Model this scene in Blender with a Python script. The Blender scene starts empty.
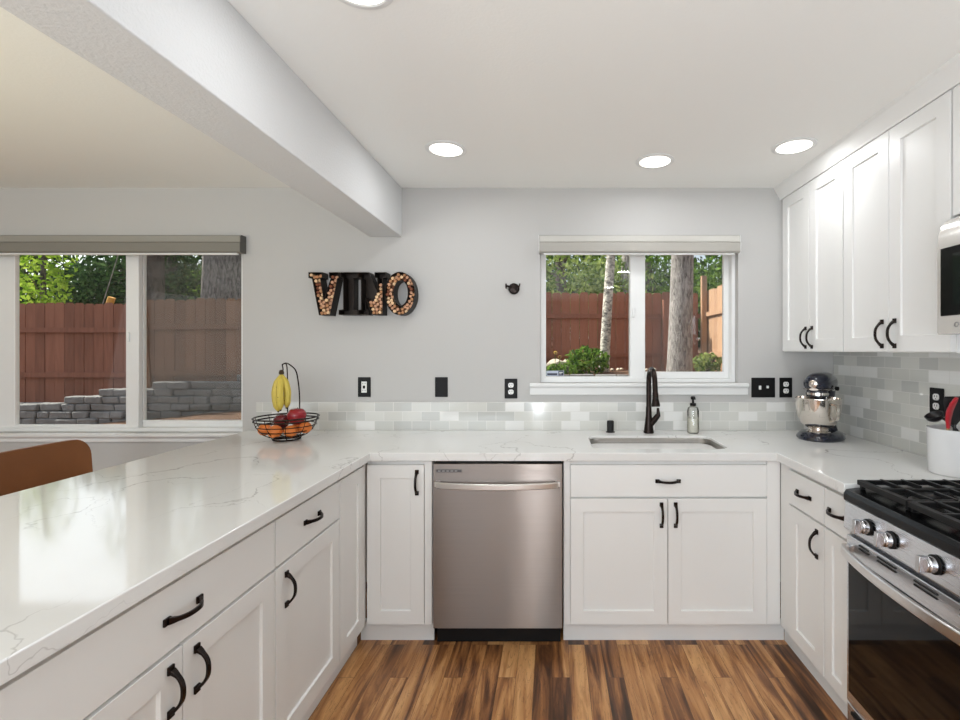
import bpy, bmesh, math, random
from mathutils import Vector, Matrix, noise
rnd = random.Random(7)
PI = math.pi
sc = bpy.context.scene
C = sc.collection

# ------------------------------------------------------------------ camera
YC, HC, F = -2.909, 1.42, 475.0
cd = bpy.data.cameras.new('camera'); cam = bpy.data.objects.new('camera', cd); C.objects.link(cam)
cam.location = (0, YC, HC); cam.rotation_euler = (PI/2, 0, 0)
cd.sensor_width = 36; cd.lens = 36*F/960; cd.shift_x = -72/960; cd.shift_y = -10/960
cd.clip_start = 0.05; cd.clip_end = 200
sc.camera = cam
# ------------------------------------------------------------------ colour
vs = sc.view_settings
vs.view_transform = 'Standard'; vs.look = 'None'; vs.gamma = 1; vs.use_curve_mapping = False; vs.exposure = -0.06
sc.cycles.use_denoising = True
sc.cycles.max_bounces = 10; sc.cycles.diffuse_bounces = 5; sc.cycles.glossy_bounces = 5; sc.cycles.transparent_max_bounces = 24
sc.cycles.sample_clamp_indirect = 6
# ------------------------------------------------------------------ sky
w = bpy.data.worlds.new('sky'); sc.world = w; w.use_nodes = True
nt = w.node_tree; bg = nt.nodes['Background']
sky = nt.nodes.new('ShaderNodeTexSky'); sky.sky_type = 'NISHITA'; sky.sun_disc = False
sky.sun_elevation = math.radians(48); sky.sun_rotation = math.radians(-70); sky.dust_density = 2.5
hs = nt.nodes.new('ShaderNodeHueSaturation'); hs.inputs['Saturation'].default_value = 0.45
nt.links.new(sky.outputs[0], hs.inputs['Color']); nt.links.new(hs.outputs[0], bg.inputs[0]); bg.inputs[1].default_value = 0.28
# ------------------------------------------------------------------ sun
def light(name, kind, loc, energy, col=(1, 1, 1), size=None, sy=None, direction=None, shape=None):
    d = bpy.data.lights.new(name, kind); d.energy = energy; d.color = col
    if kind == 'AREA':
        d.shape = shape or ('RECTANGLE' if sy else 'DISK'); d.size = size
        if sy: d.size_y = sy
    elif kind == 'SUN': d.angle = size
    elif size: d.shadow_soft_size = size
    o = bpy.data.objects.new(name, d); C.objects.link(o); o.location = loc
    if direction: o.rotation_euler = Vector(direction).to_track_quat('-Z', 'Y').to_euler()
    return o
light('sun', 'SUN', (0, 0, 12), 9.0, (1, .93, .82), math.radians(1.0), direction=(.75, -.2, -.75))
# added unseen area lights standing in for daylight from the rest of the house
light('rear_daylight_fill', 'AREA', (-3.9, -6.4, 1.25), 40, (.86, .93, 1), 2.2, 2.1, direction=(.25, 1, .05))  # added soft fill from the rear; no opening is built there
light('dishwasher_streak_light', 'AREA', (-.27, -6.5, 1.15), 36, (.90, .95, 1), .22, 2.0, direction=(0, 1, 0))  # narrow light added for the vertical streak on the dishwasher door
light('left_daylight_fill', 'AREA', (-5.2, -3.6, 1.4), 8, (.95, .97, 1), 2.4, 1.6, direction=(1, .25, .05))  # added side fill in place of unseen daylight from the left
light('ceiling_bounce_fill', 'AREA', (.3, -3.7, .85), 48, (.84, .93, 1), 1.8, 1.4, direction=(0, .12, 1))  # added upward fill that brightens the ceiling
light('camera_side_fill', 'AREA', (-1.7, -5.6, 1.5), 44, (.84, .92, 1), 1.9, 1.4, direction=(.25, 1, -.06))  # added frontal fill from behind the camera, not a room lamp
light('dining_ceiling_fill', 'AREA', (-2.65, -2.4, 1.35), 16, (1, .94, .62), .8, 1.0, direction=(0, .1, 1))  # added warm area light tinting the dining ceiling, no lamp fitting

# ------------------------------------------------------------------ materials
MATS = {}
def lin(c):
    return tuple(((v/255)/12.92 if v/255 <= .04045 else ((v/255+.055)/1.055)**2.4) for v in c)
def mat(name, col=(200, 200, 200), rough=.5, metal=0, spec=.5, trans=0, emis=None, es=0, bump=None, coat=0, ior=1.45, vary=None, aniso=0):
    if name in MATS: return MATS[name]
    m = bpy.data.materials.new(name); m.use_nodes = True; n = m.node_tree; b = n.nodes['Principled BSDF']
    c = lin(col) + (1,)
    b.inputs['Base Color'].default_value = c; b.inputs['Roughness'].default_value = rough; b.inputs['Metallic'].default_value = metal
    b.inputs['Specular IOR Level'].default_value = spec; b.inputs['Transmission Weight'].default_value = trans; b.inputs['IOR'].default_value = ior
    b.inputs['Coat Weight'].default_value = coat
    if aniso: b.inputs['Anisotropic'].default_value = aniso
    if emis: b.inputs['Emission Color'].default_value = lin(emis) + (1,); b.inputs['Emission Strength'].default_value = es
    tc = n.nodes.new('ShaderNodeTexCoord')
    v = vary or (.03, 6)
    nz = n.nodes.new('ShaderNodeTexNoise'); nz.inputs['Scale'].default_value = v[1]; nz.inputs['Detail'].default_value = 3
    n.links.new(tc.outputs['Object'], nz.inputs['Vector'])
    mr = n.nodes.new('ShaderNodeMapRange'); mr.inputs['To Min'].default_value = 1-v[0]; mr.inputs['To Max'].default_value = 1+v[0]
    n.links.new(nz.outputs['Fac'], mr.inputs['Value'])
    mx = n.nodes.new('ShaderNodeMix'); mx.data_type = 'RGBA'; mx.blend_type = 'MULTIPLY'; mx.inputs[0].default_value = 1
    mx.inputs[6].default_value = c; n.links.new(mr.outputs[0], mx.inputs[7]); n.links.new(mx.outputs[2], b.inputs['Base Color'])
    if bump:
        bz = n.nodes.new('ShaderNodeTexNoise'); bz.inputs['Scale'].default_value = bump[0]; bz.inputs['Detail'].default_value = 3
        n.links.new(tc.outputs['Object'], bz.inputs['Vector'])
        bn = n.nodes.new('ShaderNodeBump'); bn.inputs['Strength'].default_value = bump[1]; bn.inputs['Distance'].default_value = bump[2] if len(bump) > 2 else .002
        n.links.new(bz.outputs['Fac'], bn.inputs['Height']); n.links.new(bn.outputs[0], b.inputs['Normal'])
    MATS[name] = m; return m
class NG:
    def __init__(s, name):
        s.m = bpy.data.materials.new(name); s.m.use_nodes = True; s.n = s.m.node_tree; s.b = s.n.nodes['Principled BSDF']; s.out = s.n.nodes['Material Output']; MATS[name] = s.m
    def add(s, t, ins=None, **kw):
        k = s.n.nodes.new(t)
        for a, v in kw.items(): setattr(k, a, v)
        for a, v in (ins or {}).items():
            if isinstance(v, bpy.types.NodeSocket): s.n.links.new(v, k.inputs[a])
            else: k.inputs[a].default_value = v
        return k
    def link(s, a, b): s.n.links.new(a, b)
    def math(s, op, a, b=0, c=0, clamp=False):
        k = s.add('ShaderNodeMath', {0: a, 1: b, 2: c}, operation=op, use_clamp=clamp); return k.outputs[0]
    def mix(s, f, a, b, blend='MIX'):
        k = s.add('ShaderNodeMix', None, data_type='RGBA', blend_type=blend)
        for i, v in ((0, f), (6, a), (7, b)):
            if isinstance(v, bpy.types.NodeSocket): s.link(v, k.inputs[i])
            else: k.inputs[i].default_value = v if i == 0 else (tuple(v)+(1,))[:4]
        return k.outputs[2]
    def ramp(s, f, stops, interp='LINEAR'):
        k = s.add('ShaderNodeValToRGB', {0: f}); k.color_ramp.interpolation = interp
        e = k.color_ramp.elements
        while len(e) < len(stops): e.new(.5)
        for i, (p, c) in enumerate(stops): e[i].position = p; e[i].color = tuple(c)+(1,)
        return k.outputs[0]

M_wall = mat('wall_paint', (191, 190, 188), .75, bump=(140, .25, .0015), vary=(.01, 2))
M_ceil = mat('ceiling_paint', (243, 243, 240), .85, bump=(90, .3, .002), vary=(.01, 2))
M_beam = mat('beam_paint', (216, 217, 218), .8, bump=(110, .6, .003), vary=(.01, 2))
M_trim = mat('white_trim', (228, 229, 228), .45, vary=(.01, 3))
M_vinyl = mat('white_vinyl', (234, 235, 234), .35, vary=(.01, 3))
M_cab = mat('cabinet_white', (234, 234, 232), .38, vary=(.012, 3), bump=(60, .03, .001))
M_gap = mat('cabinet_inside', (120, 115, 108), .7)
M_bronze = mat('oil_rubbed_bronze', (44, 36, 33), .26, .8, vary=(.2, 60))
M_black = mat('black_plastic', (16, 16, 17), .5, spec=.3)
M_blackm = mat('matte_black', (24, 24, 25), .6)
M_white = mat('white_plastic', (232, 232, 230), .3)
M_chrome = mat('polished_steel', (225, 218, 210), .08, 1)
M_navy = mat('dark_navy_enamel', (17, 22, 40), .12, coat=.6)
M_iron = mat('cast_iron', (22, 22, 23), .5, .2, bump=(300, .2))
M_enamel = mat('black_enamel', (8, 8, 9), .22, spec=.35)
M_leather = mat('tan_leather', (134, 84, 48), .5, bump=(240, .3, .001), vary=(.12, 9))
M_piping = mat('pale_piping', (196, 170, 140), .6)
M_valance = mat('blind_fabric_grey', (168, 165, 158), .5, vary=(.03, 30))
M_valance2 = mat('blind_fascia_satin', (196, 194, 188), .32, .3, vary=(.02, 20))

def stainless(name, col, axis, rough=.28, aniso=0):
    g = NG(name)
    tc = g.add('ShaderNodeTexCoord')
    mp = g.add('ShaderNodeMapping', {'Vector': tc.outputs['Object'], 'Scale': axis})
    nz = g.add('ShaderNodeTexNoise', {'Vector': mp.outputs[0], 'Scale': 1.0, 'Detail': 4.0})
    big = g.add('ShaderNodeTexNoise', {'Vector': tc.outputs['Object'], 'Scale': 2.2, 'Detail': 2.0})
    col_ = g.mix(g.math('MULTIPLY', nz.outputs[0], .35), lin(col), tuple(v*.75 for v in lin(col)))
    g.link(col_, g.b.inputs['Base Color']); g.b.inputs['Metallic'].default_value = 1
    if aniso:
        tv = g.add('ShaderNodeCombineXYZ', {0: 0.0, 1: 0.0, 2: 1.0}); g.link(tv.outputs[0], g.b.inputs['Tangent']); g.b.inputs['Anisotropic'].default_value = aniso
    r = g.add('ShaderNodeMapRange', {'Value': nz.outputs[0], 'To Min': rough-.06, 'To Max': rough+.08})
    g.link(r.outputs[0], g.b.inputs['Roughness'])
    bz = g.math('ADD', g.math('MULTIPLY', big.outputs[0], 1.0), g.math('MULTIPLY', nz.outputs[0], .002))
    bn = g.add('ShaderNodeBump', {'Height': bz, 'Strength': .12, 'Distance': .02}); g.link(bn.outputs[0], g.b.inputs['Normal'])
    return g.m
M_steel = stainless('brushed_stainless', (140, 131, 125), (2, 2, 260), .31, 1.0)
M_steelv = stainless('brushed_stainless_bright', (222, 224, 228), (5, 5, 240), .25, .6)
M_sink = stainless('sink_stainless', (150, 147, 142), (40, 200, 40), .38)

def quartz():
    g = NG('veined_quartz'); tc = g.add('ShaderNodeTexCoord')
    def vein(scale, dist, width, off, lowmask):
        mp = g.add('ShaderNodeMapping', {'Vector': tc.outputs['Object'], 'Location': off, 'Rotation': (0, 0, .6)})
        d = g.add('ShaderNodeTexNoise', {'Vector': mp.outputs[0], 'Scale': 3.2, 'Detail': 5.0, 'Roughness': .6})
        v = g.add('ShaderNodeVectorMath', {0: d.outputs['Color'], 1: (dist, dist, dist)}, operation='MULTIPLY')
        a = g.add('ShaderNodeVectorMath', {0: mp.outputs[0], 1: v.outputs[0]}, operation='ADD')
        n = g.add('ShaderNodeTexNoise', {'Vector': a.outputs[0], 'Scale': scale, 'Detail': 1.0, 'Roughness': .4})
        k = g.math('ABSOLUTE', g.math('SUBTRACT', n.outputs[0], .5))
        line = g.add('ShaderNodeMapRange', {'Value': k, 'From Min': 0.0, 'From Max': width, 'To Min': 1.0, 'To Max': 0.0})
        m = g.add('ShaderNodeTexNoise', {'Vector': mp.outputs[0], 'Scale': 1.7, 'Detail': 2.0})
        mm = g.add('ShaderNodeMapRange', {'Value': m.outputs[0], 'From Min': lowmask, 'From Max': lowmask+.12})
        return g.math('MULTIPLY', line.outputs[0], mm.outputs[0])
    v1 = vein(1.5, .35, .0045, (2.3, .4, 0), .42)
    v2 = vein(2.6, .30, .0035, (7.7, 3.1, 0), .5)
    cl = g.add('ShaderNodeTexNoise', {'Vector': tc.outputs['Object'], 'Scale': 2.0, 'Detail': 3.0})
    base = g.mix(cl.outputs[0], lin((222, 222, 220)), lin((232, 232, 230)))
    f = g.math('MAXIMUM', g.math('MULTIPLY', v1, .55), g.math('MULTIPLY', v2, .35))
    c = g.mix(f, base, lin((118, 112, 108)))
    g.link(c, g.b.inputs['Base Color']); g.b.inputs['Roughness'].default_value = .07; g.b.inputs['Specular IOR Level'].default_value = .42
    return g.m
M_quartz = quartz()

def floor_mat():
    g = NG('acacia_plank_floor'); tc = g.add('ShaderNodeTexCoord')
    sx = g.add('ShaderNodeSeparateXYZ', {0: tc.outputs['Object']})
    cm = g.add('ShaderNodeCombineXYZ', {0: sx.outputs[1], 1: sx.outputs[0], 2: 0.0})
    def bk(w, h, off, mortar):
        return g.add('ShaderNodeTexBrick', {'Vector': cm.outputs[0], 'Color1': (0, 0, 0, 1), 'Color2': (1, 1, 1, 1), 'Mortar': (.5, .5, .5, 1), 'Scale': 1.0,
                     'Mortar Size': mortar, 'Mortar Smooth': 0.0, 'Bias': 0.0, 'Brick Width': w, 'Row Height': h}, offset=off, offset_frequency=3)
    b1 = bk(.62, .078, .37, .0007)
    rv = g.math('MULTIPLY', b1.outputs['Color'], 37.0)
    # per plank shifted, strongly stretched grain
    gx = g.math('ADD', sx.outputs[0], rv)
    v = g.add('ShaderNodeCombineXYZ', {0: g.math('MULTIPLY', gx, 12.0), 1: g.math('MULTIPLY', g.math('ADD', sx.outputs[1], rv), 1.15), 2: rv})
    n1 = g.add('ShaderNodeTexNoise', {'Vector': v.outputs[0], 'Scale': 1.6, 'Detail': 4.0, 'Roughness': .55, 'Distortion': .9})
    v2 = g.add('ShaderNodeCombineXYZ', {0: g.math('MULTIPLY', gx, 90.0), 1: g.math('MULTIPLY', sx.outputs[1], 3.0), 2: rv})
    n2 = g.add('ShaderNodeTexNoise', {'Vector': v2.outputs[0], 'Scale': 1.0, 'Detail': 4.0, 'Roughness': .6, 'Distortion': .5})
    t = g.math('ADD', g.math('MULTIPLY', n1.outputs[0], 1.15), g.math('MULTIPLY', b1.outputs['Color'], .42))
    t = g.math('ADD', t, g.math('MULTIPLY', n2.outputs[0], .18))
    t = g.math('SUBTRACT', t, .32)
    c = g.ramp(t, [(.22, lin((52, 33, 20))), (.36, lin((92, 58, 36))), (.48, lin((134, 88, 52))), (.60, lin((174, 122, 74))), (.8, lin((208, 158, 104)))])
    # dark streaks
    n3 = g.add('ShaderNodeTexNoise', {'Vector': v.outputs[0], 'Scale': 2.9, 'Detail': 3.0, 'Distortion': 2.2})
    st = g.add('ShaderNodeMapRange', {'Value': g.math('ABSOLUTE', g.math('SUBTRACT', n3.outputs[0], .5)), 'From Min': 0.0, 'From Max': .022, 'To Min': .4, 'To Max': 0.0})
    c = g.mix(st.outputs[0], c, lin((45, 28, 17)))
    c = g.mix(g.math('MULTIPLY', b1.outputs['Fac'], .8), c, lin((40, 26, 18)))
    g.link(c, g.b.inputs['Base Color']); g.b.inputs['Roughness'].default_value = .33
    bn = g.add('ShaderNodeBump', {'Height': g.math('SUBTRACT', g.math('MULTIPLY', n2.outputs[0], .3), b1.outputs['Fac']), 'Strength': .25, 'Distance': .001}); g.link(bn.outputs[0], g.b.inputs['Normal'])
    return g.m
M_floor = floor_mat()

def tile_mat(name, axis):
    g = NG(name); tc = g.add('ShaderNodeTexCoord')
    sx = g.add('ShaderNodeSeparateXYZ', {0: tc.outputs['Object']})
    cm = g.add('ShaderNodeCombineXYZ', {0: sx.outputs[axis], 1: g.math('ADD', sx.outputs[2], -.93+.057*40), 2: 0.0})
    b = g.add('ShaderNodeTexBrick', {'Vector': cm.outputs[0], 'Color1': (0, 0, 0, 1), 'Color2': (1, 1, 1, 1), 'Mortar': (.5, .5, .5, 1), 'Scale': 1.0,
              'Mortar Size': .0018, 'Mortar Smooth': .1, 'Bias': 0.0, 'Brick Width': .114, 'Row Height': .057}, offset=.5, offset_frequency=2)
    c = g.ramp(b.outputs['Color'], [(0, lin((196, 197, 193))), (.22, lin((205, 206, 201))), (.42, lin((211, 211, 205))), (.62, lin((216, 216, 210))), (.78, lin((232, 232, 229)))], 'CONSTANT')
    st = g.add('ShaderNodeTexNoise', {'Vector': g.add('ShaderNodeMapping', {'Vector': cm.outputs[0], 'Scale': (4, 160, 1)}).outputs[0], 'Scale': 1.0, 'Detail': 2.0})
    c = g.mix(g.math('MULTIPLY', st.outputs[0], .12), c, lin((170, 170, 166)))
    c = g.mix(b.outputs['Fac'], c, lin((222, 221, 217)))
    g.link(c, g.b.inputs['Base Color']); g.b.inputs['Roughness'].default_value = .12; g.b.inputs['Coat Weight'].default_value = .3
    bn = g.add('ShaderNodeBump', {'Height': g.math('MULTIPLY', b.outputs['Fac'], -1), 'Strength': .35, 'Distance': .001}); g.link(bn.outputs[0], g.b.inputs['Normal'])
    return g.m
M_tileb = tile_mat('glass_tile_back', 0); M_tiler = tile_mat('glass_tile_side', 1)

def glass_mat():
    g = NG('window_glass')
    t = g.add('ShaderNodeBsdfTransparent', {'Color': (.96, .98, .97, 1)})
    gl = g.add('ShaderNodeBsdfGlossy', {'Roughness': .0, 'Color': (1, 1, 1, 1)})
    fr = g.add('ShaderNodeFresnel', {'IOR': 1.45})
    f = g.math('ADD', .022, 0.0)
    m = g.add('ShaderNodeMixShader', {0: f, 1: t.outputs[0], 2: gl.outputs[0]}); g.link(m.outputs[0], g.out.inputs[0])
    return g.m
M_glass = glass_mat()
def screen_mat(name, op):
    g = NG(name)
    t = g.add('ShaderNodeBsdfTransparent'); d = g.add('ShaderNodeBsdfDiffuse', {'Color': lin((96, 94, 90)) + (1,)})
    m = g.add('ShaderNodeMixShader', {0: op, 1: t.outputs[0], 2: d.outputs[0]}); g.link(m.outputs[0], g.out.inputs[0]); return g.m
M_screen = screen_mat('insect_mesh_fine', .22); M_screen2 = screen_mat('insect_mesh_light', .10)

def wood_mat(name, c0, c1, knots=True):
    g = NG(name); tc = g.add('ShaderNodeTexCoord')
    geo = g.add('ShaderNodeNewGeometry')
    mp = g.add('ShaderNodeMapping', {'Vector': tc.outputs['Object'], 'Scale': (22, 22, 2.2)})
    n = g.add('ShaderNodeTexNoise', {'Vector': mp.outputs[0], 'Scale': 1.0, 'Detail': 5.0, 'Distortion': .6})
    r = g.add('ShaderNodeMapRange', {'Value': g.math('ADD', n.outputs[0], g.math('MULTIPLY', geo.outputs['Random Per Island'], .7)), 'From Min': .35, 'From Max': 1.2})
    c = g.mix(r.outputs[0], lin(c0), lin(c1))
    g.link(c, g.b.inputs['Base Color']); g.b.inputs['Roughness'].default_value = .85
    bn = g.add('ShaderNodeBump', {'Height': n.outputs[0], 'Strength': .4, 'Distance': .01}); g.link(bn.outputs[0], g.b.inputs['Normal'])
    return g.m
M_fence_dark = wood_mat('red_brown_cedar', (120, 72, 53), (162, 104, 80))
M_fence_tan = wood_mat('tan_cedar', (128, 92, 68), (160, 118, 90))
M_fence_lit = wood_mat('sunlit_cedar', (158, 122, 96), (186, 150, 120))  # sunlit tone of the side fence put into the wood colour
M_stick = mat('yellow_stick', (206, 150, 60), .6)
def leaf_mat(name, c0, c1):
    g = NG(name); geo = g.add('ShaderNodeNewGeometry')
    c = g.mix(geo.outputs['Random Per Island'], lin(c0), lin(c1))
    d = g.add('ShaderNodeBsdfDiffuse', {'Color': c}); t = g.add('ShaderNodeBsdfTranslucent', {'Color': c})
    m = g.add('ShaderNodeMixShader', {0: .35, 1: d.outputs[0], 2: t.outputs[0]}); g.link(m.outputs[0], g.out.inputs[0]); return g.m
M_leaf = leaf_mat('leaf_mid', (40, 74, 26), (128, 160, 72))
M_leaf_dark = leaf_mat('leaf_dark', (22, 42, 26), (74, 100, 60))
M_leaf_lime = leaf_mat('leaf_lime', (90, 130, 30), (178, 205, 84))
M_leaf_grass = leaf_mat('leaf_straw', (62, 96, 34), (172, 186, 112))
M_flower = mat('yellow_petal', (235, 205, 90), .6)
def bark(name, c0, c1, sc_=(9, 9, 2.4)):
    g = NG(name); tc = g.add('ShaderNodeTexCoord')
    mp = g.add('ShaderNodeMapping', {'Vector': tc.outputs['Object'], 'Scale': sc_})
    v = g.add('ShaderNodeTexNoise', {'Vector': mp.outputs[0], 'Scale': 3.0, 'Detail': 6.0, 'Roughness': .65, 'Distortion': .8})
    c = g.ramp(v.outputs[0], [(.36, lin(c0)), (.58, lin(c1))]); g.link(c, g.b.inputs['Base Color']); g.b.inputs['Roughness'].default_value = .9
    bn = g.add('ShaderNodeBump', {'Height': v.outputs[0], 'Strength': .9, 'Distance': .03}); g.link(bn.outputs[0], g.b.inputs['Normal']); return g.m
M_bark = bark('pine_bark', (84, 78, 76), (172, 166, 162), (14, 14, 3.5)); M_barkd = bark('dark_bark', (52, 44, 42), (112, 100, 94))
M_birch = bark('birch_bark', (50, 48, 46), (214, 208, 196), (5, 5, 9))
M_soil = mat('bark_mulch', (112, 84, 66), .95, bump=(30, 1, .03), vary=(.55, 22))
M_stone = mat('retaining_stone', (124, 123, 122), .9, bump=(28, .9, .02), vary=(.4, 9))
M_rock = mat('pale_boulder', (196, 184, 166), .9, bump=(18, .8, .02), vary=(.25, 9))
M_eave_shade = mat('eave_shade_board', (180, 178, 170), .9)

# ------------------------------------------------------------------ mesh helpers
def new(name, bm, m, parent=None, bev=0, seg=2, smooth=True, ang=35, loc=None):
    bmesh.ops.recalc_face_normals(bm, faces=bm.faces[:])
    me = bpy.data.meshes.new(name); bm.to_mesh(me); bm.free()
    if smooth:
        for p in me.polygons: p.use_smooth = True
        me.set_sharp_from_angle(angle=math.radians(ang))
    o = bpy.data.objects.new(name, me); C.objects.link(o)
    for k in (m if isinstance(m, (list, tuple)) else [m]): me.materials.append(k)
    if parent: o.parent = parent
    if loc: o.location = loc
    if bev:
        b = o.modifiers.new('bevel', 'BEVEL'); b.width = bev; b.segments = seg; b.limit_method = 'ANGLE'; b.angle_limit = math.radians(40); b.harden_normals = False
    return o
def B(): return bmesh.new()
def box(bm, x0, x1, y0, y1, z0, z1, mi=0):
    x0, x1 = sorted((x0, x1)); y0, y1 = sorted((y0, y1)); z0, z1 = sorted((z0, z1))
    v = [bm.verts.new(p) for p in ((x0, y0, z0), (x1, y0, z0), (x1, y1, z0), (x0, y1, z0), (x0, y0, z1), (x1, y0, z1), (x1, y1, z1), (x0, y1, z1))]
    for f in ((0, 3, 2, 1), (4, 5, 6, 7), (0, 1, 5, 4), (1, 2, 6, 5), (2, 3, 7, 6), (3, 0, 4, 7)):
        bm.faces.new([v[i] for i in f]).material_index = mi
    return bm
def bx(*a): return box(B(), *a)
def prism(bm, pts, axis, a, b, mi=0):
    """closed polygon pts (2D) extruded along axis from a to b"""
    def P(p, t):
        return {'x': (t, p[0], p[1]), 'y': (p[0], t, p[1]), 'z': (p[0], p[1], t)}[axis]
    l = [bm.verts.new(P(p, a)) for p in pts]; r = [bm.verts.new(P(p, b)) for p in pts]
    fs = [bm.faces.new(l), bm.faces.new(r[::-1])]
    for i in range(len(pts)): fs.append(bm.faces.new((l[i-1], l[i], r[i], r[i-1])))
    for f in fs: f.material_index = mi
    return bm
def lathe(bm, prof, n=32, mtx=None, mi=0):
    rings = []
    for r, z in prof:
        if r < 1e-6: rings.append([bm.verts.new((0, 0, z))])
        else: rings.append([bm.verts.new((r*math.cos(2*PI*i/n), r*math.sin(2*PI*i/n), z)) for i in range(n)])
    vs_ = [v for r in rings for v in r]
    for a, b in zip(rings, rings[1:]):
        for i in range(n):
            j = (i+1) % n
            if len(a) == 1 and len(b) == 1: continue
            if len(a) == 1: f = bm.faces.new((a[0], b[i], b[j]))
            elif len(b) == 1: f = bm.faces.new((a[i], a[j], b[0]))
            else: f = bm.faces.new((a[i], a[j], b[j], b[i]))
            f.material_index = mi
    if mtx is not None: bmesh.ops.transform(bm, matrix=mtx, verts=vs_)
    return bm
def tube(bm, pts, r, n=10, closed=False, rz=None, cap=True):
    """sweep a circle (or ellipse/rect via rz=(a,b)) along pts; r number or list"""
    pts = [Vector(p) for p in pts]; N = len(pts); rings = []
    up = None
    for i, p in enumerate(pts):
        a = pts[i-1] if (i > 0 or closed) else p
        b = pts[(i+1) % N] if (i < N-1 or closed) else p
        t = (b-a).normalized()
        if up is None:
            up = Vector((0, 0, 1)) if abs(t.z) < .9 else Vector((0, 1, 0))
        s = t.cross(up).normalized(); up = s.cross(t).normalized()
        rr = r[i] if isinstance(r, (list, tuple)) else r
        if rz:
            k = [(rz[0], rz[1]), (-rz[0], rz[1]), (-rz[0], -rz[1]), (rz[0], -rz[1])]
            rings.append([bm.verts.new(p+s*u*rr+up*v*rr) for u, v in k])
        else: rings.append([bm.verts.new(p+s*math.cos(2*PI*j/n)*rr+up*math.sin(2*PI*j/n)*rr) for j in range(n)])
    m = len(rings[0])
    for i in range(N if closed else N-1):
        a, b = rings[i], rings[(i+1) % N]
        for j in range(m): bm.faces.new((a[j], a[(j+1) % m], b[(j+1) % m], b[j]))
    if cap and not closed: bm.faces.new(rings[0][::-1]); bm.faces.new(rings[-1])
    return bm
def smoothpath(pts, n=8):
    pts = [Vector(p) for p in pts]; out = []
    for i in range(len(pts)-1):
        p0 = pts[max(i-1, 0)]; p1 = pts[i]; p2 = pts[i+1]; p3 = pts[min(i+2, len(pts)-1)]
        for k in range(n):
            t = k/n
            out.append(.5*((2*p1)+(-p0+p2)*t+(2*p0-5*p1+4*p2-p3)*t*t+(-p0+3*p1-3*p2+p3)*t**3))
    out.append(pts[-1]); return out
def roundrect(x0, x1, y0, y1, r, n=6):
    p = []
    for cx, cy, a in ((x1-r, y1-r, 0), (x0+r, y1-r, 90), (x0+r, y0+r, 180), (x1-r, y0+r, 270)):
        for k in range(n+1):
            t = math.radians(a+90*k/n); p.append((cx+r*math.cos(t), cy+r*math.sin(t)))
    return p
def thing(name, label, cat, loc=(0, 0, 0), rz=0, group=None):
    o = bpy.data.objects.new(name, None); C.objects.link(o); o.empty_display_size = .1
    o.location = loc; o.rotation_euler = (0, 0, rz); o['label'] = label; o['category'] = cat
    if group: o['group'] = group
    return o
def tag(o, label, cat, group=None):
    o['label'] = label; o['category'] = cat
    if group: o['group'] = group
    return o
def struct(name, bm, m, parent=None, **k):
    o = new(name, bm, m, parent, **k)
    if not parent: o['kind'] = 'structure'
    return o
def wall_with_holes(name, x0, x1, z0, z1, y0, y1, holes, m):
    """wall in the XZ plane with rectangular openings, one welded mesh"""
    xs = sorted({x0, x1, *[h[0] for h in holes], *[h[1] for h in holes]}); zs = sorted({z0, z1, *[h[2] for h in holes], *[h[3] for h in holes]})
    bm = B(); V = {}
    def v(x, y, z):
        if (x, y, z) not in V: V[(x, y, z)] = bm.verts.new((x, y, z))
        return V[(x, y, z)]
    solid = lambda i, k: 0 <= i < len(xs)-1 and 0 <= k < len(zs)-1 and not any(h[0] <= (xs[i]+xs[i+1])/2 <= h[1] and h[2] <= (zs[k]+zs[k+1])/2 <= h[3] for h in holes)
    for i in range(len(xs)-1):
        for k in range(len(zs)-1):
            if not solid(i, k): continue
            a, b, c, d = xs[i], xs[i+1], zs[k], zs[k+1]
            bm.faces.new((v(a, y0, c), v(b, y0, c), v(b, y0, d), v(a, y0, d))); bm.faces.new((v(a, y1, c), v(a, y1, d), v(b, y1, d), v(b, y1, c)))
            if not solid(i-1, k): bm.faces.new((v(a, y0, c), v(a, y0, d), v(a, y1, d), v(a, y1, c)))
            if not solid(i+1, k): bm.faces.new((v(b, y0, c), v(b, y1, c), v(b, y1, d), v(b, y0, d)))
            if not solid(i, k-1): bm.faces.new((v(a, y0, c), v(a, y1, c), v(b, y1, c), v(b, y0, c)))
            if not solid(i, k+1): bm.faces.new((v(a, y0, d), v(b, y0, d), v(b, y1, d), v(a, y1, d)))
    return struct(name, bm, m, smooth=False)

# ------------------------------------------------------------------ room shell
ZC = 2.412; XR = 1.727; XL = -5.4; YB = -6.6; ZT = .93
WR = (-.072, 1.14, 1.218, 2.09); WL = (-3.49, -1.895, .912, 2.09)
struct('floor', bx(XL, XR+.15, YB, .16, -.1, 0), M_floor, smooth=False)
struct('ceiling', bx(XL-.15, XR+.15, YB-.15, .16, ZC, ZC+.12), M_ceil, smooth=False)
wall_with_holes('wall_back', XL, XR, 0, ZC, 0, .16, [WR, WL], M_wall)
struct('wall_right', bx(XR, XR+.15, YB, .16, 0, ZC), M_wall, smooth=False)
struct('wall_left', bx(XL-.15, XL, YB, .16, 0, ZC), M_wall, smooth=False)
struct('wall_front', bx(XL, XR, YB-.15, YB, 0, ZC), M_wall, smooth=False)
struct('trim_1', bx(-1.115, -.9186, YB, 0, 2.112, ZC), M_beam, bev=.004)
bm = prism(B(), [(1.43, 2.337), (1.396, 2.337), (1.393, 2.345), (1.362, 2.398), (1.358, ZC), (1.43, ZC)], 'y', -2.95, 0)
struct('trim_2', bm, M_cab, smooth=False)
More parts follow.
